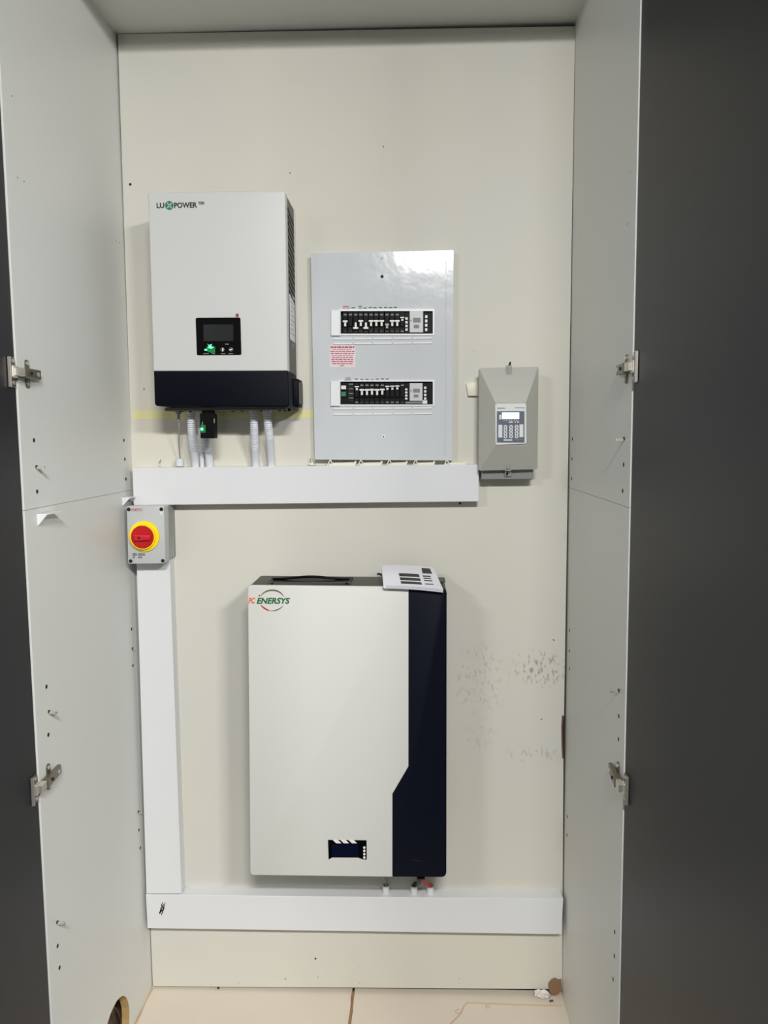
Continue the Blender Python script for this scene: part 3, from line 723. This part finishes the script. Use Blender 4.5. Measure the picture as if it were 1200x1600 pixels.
breaker(628.8, 8.05, y0, y1, 'blank', 0)
# test unit at the left of the lower row
lk = px_box('earth_leakage_unit', 532.2, 596.6, 553, 631.8, FY+0.002, FY+0.018, M['breaker'], board)
px_box('white_rocker', 533, 602.5, 540.6, 608.3, FY-0.005, FY+0.003, M['toggle'], lk, 0.0005)
px_box('green_button', 533, 612, 540.4, 619.5, FY-0.004, FY+0.003, M['green_btn'], lk, 0.0005)
for k in range(8): px_box('print_line', 545, 599.5+k*3.6, 552, 601+k*3.6, FY+0.0012, FY+0.003, M['lcd_off'] if k % 2 else M['breaker_label'], lk)
# timer modules
def timer(x0, y0, x1, y1, dx0, dx1, oy0, oy1):
    t = px_box('timer_module', 632.8, oy0, 676, oy1, FY+0.004, FY+0.018, M['breaker'], board)
    px_box('face', x0, y0, x1, y1, FY-0.004, FY+0.005, M['meter'], t, 0.0008)
    h = y1-y0
    px_box('display', x0+5.4, y0+h*0.32, x1-4.2, y0+h*0.53, FY-0.0048, FY-0.003, M['breaker_label'], t)
    px_box('button', x0+6.5, y0+h*0.64, x1-6.5, y0+h*0.80, FY-0.0048, FY-0.003, M['soft_grey'], t)
    px_disc('knob', x0+2.3, y0+h*0.43, 0.9, FY-0.0050, FY-0.003, M['text_black'], t, n=10)
    for k in range(4):
        px_box('terminal', dx0-1.8, y0+h*(0.30+0.17*k), dx0+1.8, y0+h*(0.41+0.17*k), FY-0.0005, FY+0.006, M['toggle'], t)
        px_box('terminal', dx1-1.8, y0+h*(0.20+0.20*k), dx1+1.8, y0+h*(0.33+0.20*k), FY-0.0005, FY+0.006, M['toggle'], t)
    return t
timer(640, 485.8, 661.2, 519.5, 635.2, 666.0, 486.4, 521)
tm = timer(640, 598.5, 660.3, 626.5, 634.8, 664.4, 596.6, 632)
px_box('terminal_cover', 633.5, 627.5, 660, 630.5, FY-0.002, FY+0.006, M['soft_grey'], tm)
px_box('terminal', 660.2, 625.5, 667.5, 630.8, FY-0.003, FY+0.006, M['toggle'], tm)
# label strips pressed out below each row
for yb_ in (528.0, 535.5, 637.5, 646.2):
    for k, (x0, x1) in enumerate(((520.5, 550.5), (552.5, 581), (583, 612.5), (614.5, 643.5), (645.5, 675))):
        dy = -0.35*k*0.9+ (0.6 if yb_ < 600 else 0.2)
        b = new(); P = [U(x0, yb_+dy, BY), U(x1, yb_+dy-0.3, BY), U(x1, yb_+dy+2.4, BY), U(x0, yb_+dy+2.7, BY)]
        prism3(b, [p+Vector((0, -0.0026, 0)) for p in P], (0, 0.003, 0), 0.0008, 1); obj('label_strip', b, M['board_bright'], board)
# small labels above the rows (unreadable print)
for x0, x1, y_, m in ((536, 545.5, 478.2, 'text_red'), (535, 547, 481.6, 'text_red'), (549, 555, 480.2, 'text_black'), (560.5, 565, 478, 'text_black'), (560.5, 565.2, 481.4, 'text_black'), (567.5, 572.8, 480.7, 'text_black'), (576, 581, 479.8, 'text_black'), (583, 588.5, 480.2, 'text_black'), (592, 597, 479.9, 'text_black'), (600, 605, 479.8, 'text_black'), (607.5, 613, 480, 'text_black'), (615, 620, 479.6, 'text_black'),
                      (540, 547.5, 590.0, 'soft_grey'), (538.5, 549, 593.0, 'soft_grey'), (554, 559, 591.6, 'text_black'), (563, 568, 592.2, 'text_black'), (571, 576, 592.0, 'text_black'), (579, 584, 592.4, 'text_black'), (587, 592, 591.6, 'text_black'), (595, 600, 591.4, 'text_black'), (602.5, 607.5, 591.5, 'text_black')):
    px_box('name_label', x0, y_, x1, y_+1.4, BY-0.0033 if y_ > 592.7 else BY-0.0006, BY+0.0005, M[m], board)
# red warning label
b = new(); prism(b, rectpx(515, 539.5, 555.5, 574), BY-0.0004, BY+0.0005)
wl = obj('warning_label', b, mat('pink_white_label', (226, 208, 212), 0.5), board, label='small rectangular warning label with red print')
rows = [(516.5, 553.5, 2.6), (520, 549, 1.0), (516, 554, 1.3), (517, 553, 1.3), (518, 551, 0.8), (519, 551, 1.2), (517.5, 551.5, 1.4), (518, 551.5, 1.4), (519, 552, 1.4), (531, 538, 1.2)]
yy = 541.2
for i, (x0, x1, h) in enumerate(rows):
    b = new(); x = x0
    while x < x1-1:
        ln = min(random.uniform(3, 8), x1-x); prism(b, rectpx(x, yy, x+ln, yy+h), BY-0.0007, BY+0.0002); x += ln+1.0
    obj('text_line', b, M['text_red'], wl); yy += h+(1.6 if i == 0 else 1.95)
px_disc('screw_hole', 597, 432, 2.3, BY-0.0006, BY+0.001, M['hole'], board, n=14)
px_box('small_mark', 595.6, 402.5, 596.8, 405.5, BY-0.0004, BY+0.001, M['soft_grey'], board)
px_disc('screw', 599.2, 682.3, 2.8, BY-0.0018, BY+0.001, M['steel'], board, n=16, bev=0.0004)
px_disc('screw_slot', 599.2, 682.3, 1.2, BY-0.0022, BY+0.001, M['hole'], board, n=8)

# ------------------------------------------------------------------ fence energizer / keypad box
EY = -0.070
enz = thing('control_box', (U(795, 740, 0).x, 0, U(793, 749, -0.05).z), 'warm grey control box with sloped lid and small keypad, right of the board', 'control box')
b = new(); prism(b, [(757, 580), (838, 579), (833, 748.5), (752, 749.5)], -0.050, -0.0003, 0.003, 2, False); obj('case', b, M['enz_base'], enz, smooth=True)
# pyramid lid
b = new()
o4 = rounded([U(x, y, EY) for x, y in ((749, 575), (841.5, 573), (840, 733), (748, 735.5))], 0.004, 4)
n = len(o4)
i4 = [U(x, y, EY-0.022) for x, y in ((774, 629), (822, 628.5), (822.5, 696), (774, 697))]
fr = [b.verts.new(p) for p in o4]; bk_ = [b.verts.new(p+Vector((0, 0.024, 0))) for p in o4]; top = [b.verts.new(p) for p in i4]
for i in range(n): b.faces.new((fr[i], fr[(i+1) % n], bk_[(i+1) % n], bk_[i]))
b.faces.new(bk_); b.faces.new(top)
for c in range(4):
    g = fr[c*5:(c+1)*5]
    for a, d in zip(g, g[1:]): b.faces.new((a, d, top[c]))
    b.faces.new((g[-1], fr[(c*5+5) % n], top[(c+1) % 4], top[c]))
obj('lid', b, M['enz_grey'], enz)
KY = EY-0.0225
b = new(); kp = rounded([U(x, y, KY-0.004) for x, y in ((773.5, 631), (822.5, 630), (823, 693.5), (774, 695.5))], 0.005, 4)
prism3(b, kp, (0, 0.006, 0), 0.001, 1); kd = obj('keypad', b, M['pad_white'], enz)
px_box('slate_panel', 776.4, 642.5, 819.5, 691.5, KY-0.0046, KY-0.003, M['pad_blue'], kd)
px_box('lit_display', 784.4, 644.6, 811.2, 654.8, KY-0.0056, KY-0.004, M['lcd_lit'], kd, label='bright white display')
px_box('red_lens', 780, 648, 783.2, 655.5, KY-0.0054, KY-0.004, M['pad_white'], kd)
px_box('long_key', 778.6, 663.8, 785, 683.8, KY-0.0062, KY-0.004, M['pad_white'], kd, 0.0005)
lr = px_box('long_key', 811.6, 663, 817.8, 683.2, KY-0.0062, KY-0.004, M['pad_white'], kd, 0.0005)
for i in range(3):
    for j in range(4):
        x = 789.8+i*8.7; y = 667.2+j*5.0-i*0.15
        kk = px_disc('key', x, y, 3.0, KY-0.0062, KY-0.004, M['pad_white'], kd, n=16, bev=0.0003)
        px_box('key_mark', x-1.0, y-1.2, x+1.1, y+1.2, KY-0.0066, KY-0.0055, M['pad_blue'], kk)
px_box('print_strip', 787, 686.5, 800.5, 688.6, KY-0.0052, KY-0.004, M['pad_white'], kd)
px_box('print_strip', 804, 686.3, 816, 687.8, KY-0.0052, KY-0.004, M['soft_grey'], kd)
px_box('print_strip', 795, 658.6, 801.5, 660.4, KY-0.0052, KY-0.004, M['pad_white'], kd)
for x in (787, 791, 795, 799, 803, 807): px_box('print_tick', x, 656.2, x+1.2, 657.6, KY-0.0052, KY-0.004, M['pad_white'], kd)
px_box('print_strip', 804.5, 658.4, 806, 660.4, KY-0.0052, KY-0.004, M['pad_white'], kd)
px_box('print_strip', 808, 658.4, 811, 660.4, KY-0.0052, KY-0.004, M['pad_white'], kd)
px_box('print_strip', 804, 636.6, 820, 637.6, KY-0.0046, KY-0.0035, M['soft_grey'], kd)
px_box('print_strip', 777, 637.2, 789, 638.4, KY-0.0046, KY-0.0035, M['soft_grey'], kd)
def latch(x, y0, y1, up):
    b = new()
    P = [U(xx, yy_, EY-0.004) for xx, yy_ in ((x-4.3, y0), (x+4.0, y0), (x+4.0, y1), (x-4.3, y1))]
    for a, c in zip(P, P[1:]+P[:1]): cyl(b, a, c, 0.0011, n=8)
    o = obj('latch', b, M['enz_grey'], enz)
    px_box('latch_tongue', x-2.3, y0+1.5, x+2, y1-2, EY-0.005, EY+0.006, M['enz_base'], o, 0.0008)
    return o
latch(795.3, 571.5, 588, True); latch(794, 721.5, 735, False)
for x, y0, y1 in ((796.5, 565.5, 571.5), (792.2, 736.5, 742.5)):
    b = new(); c = U(x, y0, -0.055); prism(b, [(x-1.6, y1), (x+0.2, y0), (x+2.2, y0-0.6), (x+1.4, y1)], -0.060, -0.045); obj('catch_slot', b, M['hole'], enz)
b = new(); prism(b, [(787.5, 733), (799.5, 732.5), (799, 744.5), (789, 744.8)], -0.057, -0.045, 0.002, 2); obj('latch_boss', b, M['enz_base'], enz)

b = new(); prism(b, [(728.5, 600), (733, 598.8), (735, 597.5), (747, 596), (750, 618.5), (731.5, 618.5)], -0.012, -0.0002, 0.0015, 2)
pc = tag(obj('cable_cover', b, M['clip'], smooth=True), 'small white plastic cable cover sticking out left of the grey control box', 'cover')

# ------------------------------------------------------------------ rotary isolator
SY = -0.090
iso = thing('rotary_isolator', (U(228, 880, 0).x, 0, 1.178), 'grey isolator box with red and yellow rotary knob at the left', 'switch')
qi = [U(x, y, SY) for x, y in ((198, 791), (256, 790), (258.3, 880.2), (200.3, 881))]
b = new(); prism3(b, rounded(qi, 0.003, 3), (0, 0.034, 0), 0.001, 2); obj('lid', b, M['iso_grey'], iso, smooth=True)
c = sum(qi, Vector())/4
b = new(); prism3(b, rounded([p+(c-p).normalized()*0.002+Vector((0, 0.034, 0)) for p in qi], 0.005, 4), (0, 0.0555, 0)); obj('case', b, M['iso_side'], iso, smooth=True)
for k in range(4):
    X = (qi[1].x+qi[2].x)/2; b = new(); y = SY+0.012+k*0.018; box(b, X-0.003, X-0.0012, y, y+0.004, qi[2].z+0.006, qi[1].z-0.004, 0.0006, 1); obj('side_rib', b, M['iso_grey'], iso)
for x, y in ((201, 796), (252, 795.8), (204, 876.8), (254.3, 876.3)):
    px_disc('screw', x, y, 3.0, SY-0.0006, SY+0.002, M['hole'], iso, n=16)
kc = U(226, 837.8, SY); KX, KZ = kc.x, kc.z; px_m = (SY-CAM.y)/FPX
b = new(); cyl(b, (KX, SY+0.001, KZ), (KX, SY-0.007, KZ), 24.2*px_m, n=48, bev=0.002); yr = obj('yellow_ring', b, M['yellow'], iso, smooth=True, label='yellow plastic ring')
b = new(); ring(b, (KX, KZ), 18*px_m, 19.9*px_m, SY-0.0155, SY-0.006, 48); obj('collar', b, M['yellow'], yr)
b = new(); cyl(b, (KX, SY-0.006, KZ), (KX, SY-0.018, KZ), 18.2*px_m, n=48, bev=0.0012); rk = obj('red_knob', b, M['red'], iso, smooth=True, label='round red rotary knob')
r_ = 14.5*px_m
b = new(); prism3(b, rounded([(KX-r_*0.75, SY-0.030, KZ-0.0075), (KX+r_, SY-0.030, KZ-0.006), (KX+r_, SY-0.030, KZ+0.006), (KX-r_*0.75, SY-0.030, KZ+0.0075)], 0.003, 4), (0, 0.014, 0), 0.0018, 2); obj('grip', b, M['red_grip'], rk, smooth=True)
b = new(); cyl(b, (KX-0.004, SY-0.0285, KZ), (KX-0.004, SY-0.0304, KZ), 0.0030, n=16); obj('centre_screw', b, M['hole'], rk)
for k in range(12):
    a = k*PI/6+0.26; b = new(); c = Vector((KX+17.2*px_m*math.cos(a), SY-0.0185, KZ+17.2*px_m*math.sin(a)))
    if abs(math.sin(a)) < 0.3: b.free(); continue
    cyl(b, c, c+Vector((0, 0.003, 0)), 0.0012, n=8); obj('notch', b, M['hole'], rk)
lettering('brand_letters', 'ONESTO', 205.2, 794.3, 222.6, 798.8, SY-0.0003, M['text_red'], iso, bold=0.01)
lettering('model_letters', 'ISD-325A', 207.2, 864.2, 226.8, 868.2, SY-0.0003, M['text_black'], iso, bold=0.018)
lettering('model_letters', '3P', 207.4, 869.4, 210.8, 872.2, SY-0.0003, M['text_black'], iso, bold=0.018)
lettering('model_letters', 'IP65', 216, 869.4, 222, 872.2, SY-0.0003, M['text_black'], iso, bold=0.018)
px_box('moulded_plug', 250.5, 799, 253.6, 804.5, SY-0.0004, SY+0.001, M['white_pvc'], iso)

# ------------------------------------------------------------------ wall battery
PY = -0.180
bat = thing('wall_battery', (U(540, 1370, 0).x, 0, 0.412), 'tall cream wall battery with dark navy strip on its right side', 'battery')
bq = [U(x, y, PY) for x, y in ((387.5, 915), (698, 918), (697.5, 1370.5), (391.5, 1367))]
rr = [0.009, 0.014, 0.010, 0.010]
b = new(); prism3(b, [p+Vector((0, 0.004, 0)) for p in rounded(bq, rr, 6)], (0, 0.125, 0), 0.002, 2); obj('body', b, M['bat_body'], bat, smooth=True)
b = new(); prism3(b, rounded([U(x, y, PY) for x, y in ((387.3, 914.5), (638.4, 917), (638.2, 1197.5), (613.2, 1240.5), (613.0, 1370), (391.3, 1367.2))], [0.009, 0, 0, 0, 0, 0.008], 6), (0, 0.006, 0), 0.0012, 2)
pan = obj('cream_front_panel', b, M['bat_cream'], bat, smooth=True, label='cream front panel')
b = new(); prism3(b, rounded([U(x, y, PY+0.0006) for x, y in ((639.0, 917.3), (698, 918), (697.5, 1370.6), (613.8, 1370.1), (613.8, 1240.8), (639.0, 1198))], [0, 0.014, 0.012, 0, 0, 0], 6), (0, 0.006, 0), 0.0012, 2)
nav = obj('navy_front_panel', b, M['bat_navy'], bat, smooth=True, label='glossy dark navy front panel')
# top recess with carry handle
zt = bq[0].z
def tp(px, py): return onplane(px, py, Vector((0, 0, zt)), Vector((0, 0, 1)))
a = tp(421, 908); c_ = tp(549, 908)
b = new(); box(b, a.x, c_.x, -0.150, -0.082, zt-0.001, zt+0.0006); obj('handle_recess', b, M['black'], bat)
for y_ in (-0.152, -0.082):
    b = new(); box(b, a.x-0.002, c_.x+0.002, y_-0.001, y_+0.002, zt-0.001, zt+0.0022, 0.0005, 1); obj('recess_lip', b, M['bat_body'], bat)
b = new(); tube(b, spline([(a.x+0.006, -0.107, zt+0.002), (a.x+0.03, -0.110, zt+0.003), ((a.x+c_.x)/2, -0.114, zt+0.009), (c_.x-0.03, -0.110, zt+0.003), (c_.x-0.006, -0.107, zt+0.002)], 8), 0.003, 10); obj('handle', b, M['black'], bat, smooth=True)
for x in (428, 543): 
    p = tp(x, 909); b = new(); cyl(b, (p.x, -0.157, zt), (p.x, -0.157, zt+0.002), 0.003, n=12); obj('screw', b, M['black'], bat)
p = tp(688, 910)
b = new(); box(b, p.x-0.012, p.x+0.012, -0.142, -0.092, zt-0.0005, zt+0.003, 0.001, 1); obj('top_cover', b, M['bat_body'], bat)
b = new(); box(b, bq[0].x+0.06, bq[1].x-0.06, PY+0.128, -0.0003, zt-0.50, zt-0.08, 0.002, 1); obj('wall_bracket', b, M['dark_steel'], bat)
# display
DYb = PY-0.0012
b = new(); prism(b, [(512.5, 1312.6), (572.8, 1313.3), (573, 1343), (568, 1343), (559.5, 1340), (519, 1339.8), (513.5, 1343)], DYb, PY+0.001); dp = obj('display_bezel', b, M['glass_black'], bat, label='black display surround with slanted stripes')
px_box('screen', 518.5, 1319, 560, 1338.8, DYb-0.0006, DYb+0.0005, M['bat_screen'], dp)
for x in (520, 532, 544.5):
    b = new(); prism(b, [(x, 1312.6), (x+8.2, 1312.8), (x+13.4, 1317.6), (x+5.2, 1317.6)], DYb-0.0006, DYb+0.0005); obj('slanted_stripe', b, M['toggle'], dp)
for y in (1324.6, 1329.7, 1334.8, 1340): px_disc('round_button', 569.2, y, 2.0, DYb-0.0012, DYb+0.0005, M['toggle'], dp, n=16)
# logo
lettering('logo_letters', 'PC', 388.2, 933.8, 398.6, 943.0, PY-0.0003, M['bat_orange'], bat, shear=0.25, bold=0.035, label='orange logo letters')
lettering('logo_letters', 'ENERSYS', 401.0, 934.0, 453.0, 943.6, PY-0.0003, M['bat_green'], bat, shear=0.25, bold=0.035, label='green logo letters')
def crescent(a0, a1, rx, ry, cx, cy, wmax, m, name='logo_arc'):
    n = 26; out = []; inn = []
    for k in range(n+1):
        t = k/n; a = math.radians(a0+(a1-a0)*t); wd = wmax*(0.25+0.75*math.sin(PI*t)**0.8)
        out.append((cx+rx*math.cos(a), cy-ry*math.sin(a))); inn.append((cx+(rx-wd)*math.cos(a), cy-(ry-wd)*math.sin(a)))
    b = new()
    for k in range(n): prism(b, [out[k], out[k+1], inn[k+1], inn[k]], PY-0.0005, PY+0.0006)
    bmesh.ops.remove_doubles(b, verts=b.verts, dist=1e-5); obj(name, b, m, bat)
crescent(158, 20, 19.8, 17, 425.2, 938, 2.4, M['bat_olive'])
crescent(205, 262, 20.2, 17.2, 425.2, 938, 2.4, M['bat_red'])
crescent(262, 330, 20.0, 17.1, 425.2, 938, 1.6, M['bat_olive'])
px_disc('logo_dot', 405.2, 930.8, 1.2, PY-0.0005, PY+0.0006, M['text_black'], bat, n=10)
b = new(); prism(b, [(643, 1343), (652, 1344.4), (664, 1345), (664, 1345.6), (652, 1345.6), (645, 1344.6)], PY-0.0001, PY+0.001); obj('scuff_mark', b, M['lcd_off'], nav)
b = new(); prism(b, rectpx(652, 1371, 664, 1374.5), PY+0.02, PY+0.05, 0.001, 1); obj('cable_port', b, M['black'], bat)

# ------------------------------------------------------------------ battery cables and glands in the bottom trunking
ZTR = 0.2955
def gland(px, label, cabs):
    p = U(px, 1392, -0.020)
    t = thing('cable_gland', (p.x, -0.020, ZTR), label, 'cable gland', 'white glands on the bottom trunking')
    b = new(); cyl(b, (p.x, -0.020, ZTR-0.001), (p.x, -0.020, ZTR+0.017), 0.0088, 0.0093, n=24); obj('cup', b, M['white_pvc'], t, smooth=True)
    b = new(); ring(b, (p.x, 0), 0.0062, 0.0096, 0, 0.003, 24)
    for v in b.verts: v.co = Vector((v.co.x, -0.020+v.co.z, ZTR+0.0165+v.co.y))
    obj('rim', b, M['white_pvc'], t, smooth=True)
    b = new(); cyl(b, (p.x, -0.020, ZTR+0.0165), (p.x, -0.020, ZTR+0.0175), 0.0066, n=20); obj('mouth', b, M['hole'], t)
    return p
p1 = gland(603, 'white gland on the bottom trunking with the thin grey cable', None)
p2 = gland(647, 'white gland on the bottom trunking with the black cable', None)
p3 = gland(672.5, 'white gland on the bottom trunking with the red cable', None)
def cab(name, pts, r, m, label):
    b = new(); tube(b, spline(pts, 10), r, 12); tag(obj(name, b, m, smooth=True), label, 'cable')
pt = U(658, 1372, -0.07)
ZB_ = bq[2].z+0.004
cab('power_cable', [(p2.x, -0.02, ZTR+0.012), (p2.x+0.002, -0.022, ZTR+0.024), (p2.x+0.010, -0.034, ZTR+0.033), (p2.x+0.012, -0.062, ZTR+0.062), (p2.x+0.010, -0.10, ZB_)], 0.0056, M['cable_black'], 'thick black cable arching from the battery into its gland')
cab('power_cable', [(p3.x+0.002, -0.02, ZTR+0.012), (p3.x+0.001, -0.024, ZTR+0.022), (p3.x-0.008, -0.036, ZTR+0.031), (p3.x-0.018, -0.062, ZTR+0.062), (p3.x-0.022, -0.10, ZB_)], 0.0056, M['cable_red'], 'thick red cable arching from the battery into its gland')
cab('data_cable', [(p1.x+0.001, -0.02, ZTR+0.012), (p1.x, -0.022, ZTR+0.03), (p1.x-0.006, -0.044, ZTR+0.06), (p1.x-0.010, -0.08, ZB_+0.002)], 0.0036, M['cable_grey'], 'thin grey cable running into the leftmost gland under the battery')

# ------------------------------------------------------------------ folded leaflet on the battery
A0, A1 = U(597.5, 883, -0.062), U(676, 886, -0.062)
B1, B0 = U(692.5, 921, -0.198), U(601, 914.5, -0.198)
def leaf(u, v, h):
    p = (A0*(1-u)+A1*u)*(1-v)+(B0*(1-u)+B1*u)*v
    return p+Vector((0, 0, h+0.0035*math.sin(PI*min(1, v*1.15))*(1-0.5*u)+0.002*math.sin(PI*u)))
bk = thing('folded_leaflet', (A0+B1)/2-Vector((0, 0, 0.012)), 'folded printed leaflet lying on top of the wall battery', 'leaflet')
def sheet(name, h, du, dv, m, th=0.0007, parent=bk):
    b = new(); n = 10
    for s in (0, -th):
        pass
    T_ = [[b.verts.new(leaf(du+(i/n)*(1-du*0.4), dv+(j/n)*(1-dv), h)) for j in range(n+1)] for i in range(n+1)]
    B_ = [[b.verts.new(v.co-Vector((0, 0, th))) for v in r] for r in T_]
    for i in range(n):
        for j in range(n):
            b.faces.new((T_[i][j], T_[i+1][j], T_[i+1][j+1], T_[i][j+1])); b.faces.new((B_[i][j], B_[i][j+1], B_[i+1][j+1], B_[i+1][j]))
    for i in range(n):
        for a, c in (((i, 0), (i+1, 0)), ((i, n), (i+1, n)), ((0, i), (0, i+1)), ((n, i), (n, i+1))):
            b.faces.new((T_[a[0]][a[1]], T_[c[0]][c[1]], B_[c[0]][c[1]], B_[a[0]][a[1]]))
    return obj(name, b, m, parent, smooth=True)
top_page = sheet('page', 0.0, 0, 0, M['paper'])
sheet('page', -0.0022, 0.008, 0.0, M['paper']); sheet('page', -0.0044, -0.012, 0.004, M['paper']); sheet('page', -0.0064, 0.0, -0.008, M['paper'])
# rolled fold at the left front
b = new(); tube(b, [leaf(0.0, v, -0.0032) for v in [k/12 for k in range(13)]], 0.0032, 12); obj('fold', b, M['paper'], bk, smooth=True)
def inv_leaf(px, py):
    # solve for u,v on the page so a printed block sits where it is on the leaflet
    u = v = 0.5
    def pr(u, v):
        d = leaf(u, v, 0)-CAM; z = d.dot(AF); return (600+FPX*d.dot(AR)/z, 800-FPX*d.dot(AU)/z)
    for _ in range(25):
        x, y = pr(u, v); e = 1e-3; xu, yu = pr(u+e, v); xv, yv = pr(u, v+e)
        a, c, d_, f = (xu-x)/e, (xv-x)/e, (yu-y)/e, (yv-y)/e; det = a*f-c*d_
        rx, ry = px-x, py-y; u += (rx*f-c*ry)/det*0.8; v += (a*ry-d_*rx)/det*0.8
    return u, v
def block(x0, y0, x1, y1, sh=0.16):
    """printed block: pixel corners on the page (the page leans, so rows lean too)"""
    cs = [inv_leaf(*p) for p in ((x0, y0), (x1, y0+(x1-x0)*0.05), (x1+(y1-y0)*0.45, y1+(x1-x0)*0.05), (x0+(y1-y0)*0.45*0.5, y1))]
    b = new(); n = 4
    g = [[None]*(n+1) for _ in range(n+1)]
    for i in range(n+1):
        for j in range(n+1):
            s, t_ = i/n, j/n
            u = (cs[0][0]*(1-s)+cs[1][0]*s)*(1-t_)+(cs[3][0]*(1-s)+cs[2][0]*s)*t_
            v = (cs[0][1]*(1-s)+cs[1][1]*s)*(1-t_)+(cs[3][1]*(1-s)+cs[2][1]*s)*t_
            g[i][j] = b.verts.new(leaf(u, v, 0.0007))
    for i in range(n):
        for j in range(n): b.faces.new((g[i][j], g[i+1][j], g[i+1][j+1], g[i][j+1]))
    r = bmesh.ops.extrude_face_region(b, geom=b.faces[:]); 
    for v in r['geom']:
        if isinstance(v, bmesh.types.BMVert): v.co.z -= 0.0006
    obj('printed_block', b, M['paper_print'], top_page)
for x0, y0, x1, y1 in ((623, 896, 654, 900.5), (624.5, 902.5, 656, 906.5), (626, 908.5, 658, 912), (658.5, 888, 671.5, 896), (660.5, 899.5, 672.5, 901), (661.5, 903, 673.5, 904.2), (662.5, 906.5, 675, 908), (664, 912, 677, 913.2)):
    block(x0, y0, x1, y1)
b = new(); tube(b, spline([U(589, 898, -0.075), U(592, 896.5, -0.075), U(597, 899, -0.085), U(600, 905, -0.10)], 6), 0.0025, 8)
tag(obj('short_cable', b, M['cable_black'], smooth=True), 'short black cable end poking out left of the folded leaflet', 'cable')

# ------------------------------------------------------------------ debris in the bottom right corner
b = new(); prism(b, [(857.5, 1547), (856.8, 1538), (861, 1532), (867, 1529), (872, 1531.5), (877, 1531), (878, 1546), (873, 1553), (867, 1556.5), (860, 1553)], -0.004, -0.0002, 0.0005, 1)
tag(obj('brown_flake', b, M['flake']), 'torn brown cardboard flake standing in the bottom right corner', 'debris')
b = new(); bmesh.ops.create_icosphere(b, subdivisions=3, radius=1)
c = U(847, 1551, -0.012)
for v in b.verts:
    f = 1+0.35*math.sin(v.co.x*7+v.co.z*9)*math.cos(v.co.y*8)
    v.co = Vector((c.x+v.co.x*0.019*f, c.y+v.co.y*0.009*f, 0.0085+v.co.z*0.0095*f-v.co.x*0.002))
zz = min(v.co.z for v in b.verts)
for v in b.verts: v.co.z -= zz
tag(obj('crumpled_film', b, M['foil']), 'crumpled whitish plastic film in the bottom right corner, beside the brown flake', 'debris')
b = new(); c = U(862, 1561, -0.02); cyl(b, (c.x-0.006, c.y-0.005, 0.0025), (c.x+0.003, c.y-0.003, 0.0025), 0.0025, n=8)
tag(obj('red_scrap', b, M['red_brown']), 'small dark red wire scrap on the floor in the bottom right corner', 'debris')

# black wire hanging inside the round cut-out at the lower left
b = new(); hx = hc.x-0.035
tube(b, spline([lp(168, 1577)+Vector((-0.05, 0, 0)), lp(178, 1570)+Vector((-0.03, 0, 0)), lp(190, 1574)+Vector((-0.02, 0, 0)), lp(197, 1584)+Vector((-0.02, 0, 0)), lp(201, 1600)+Vector((-0.022, 0, 0)), lp(201, 1625)+Vector((-0.03, 0, 0))], 10), 0.0026, 10)
tag(obj('loose_wire', b, M['cable_black'], smooth=True), 'black wire looping inside the round cut-out in the left panel', 'wire')
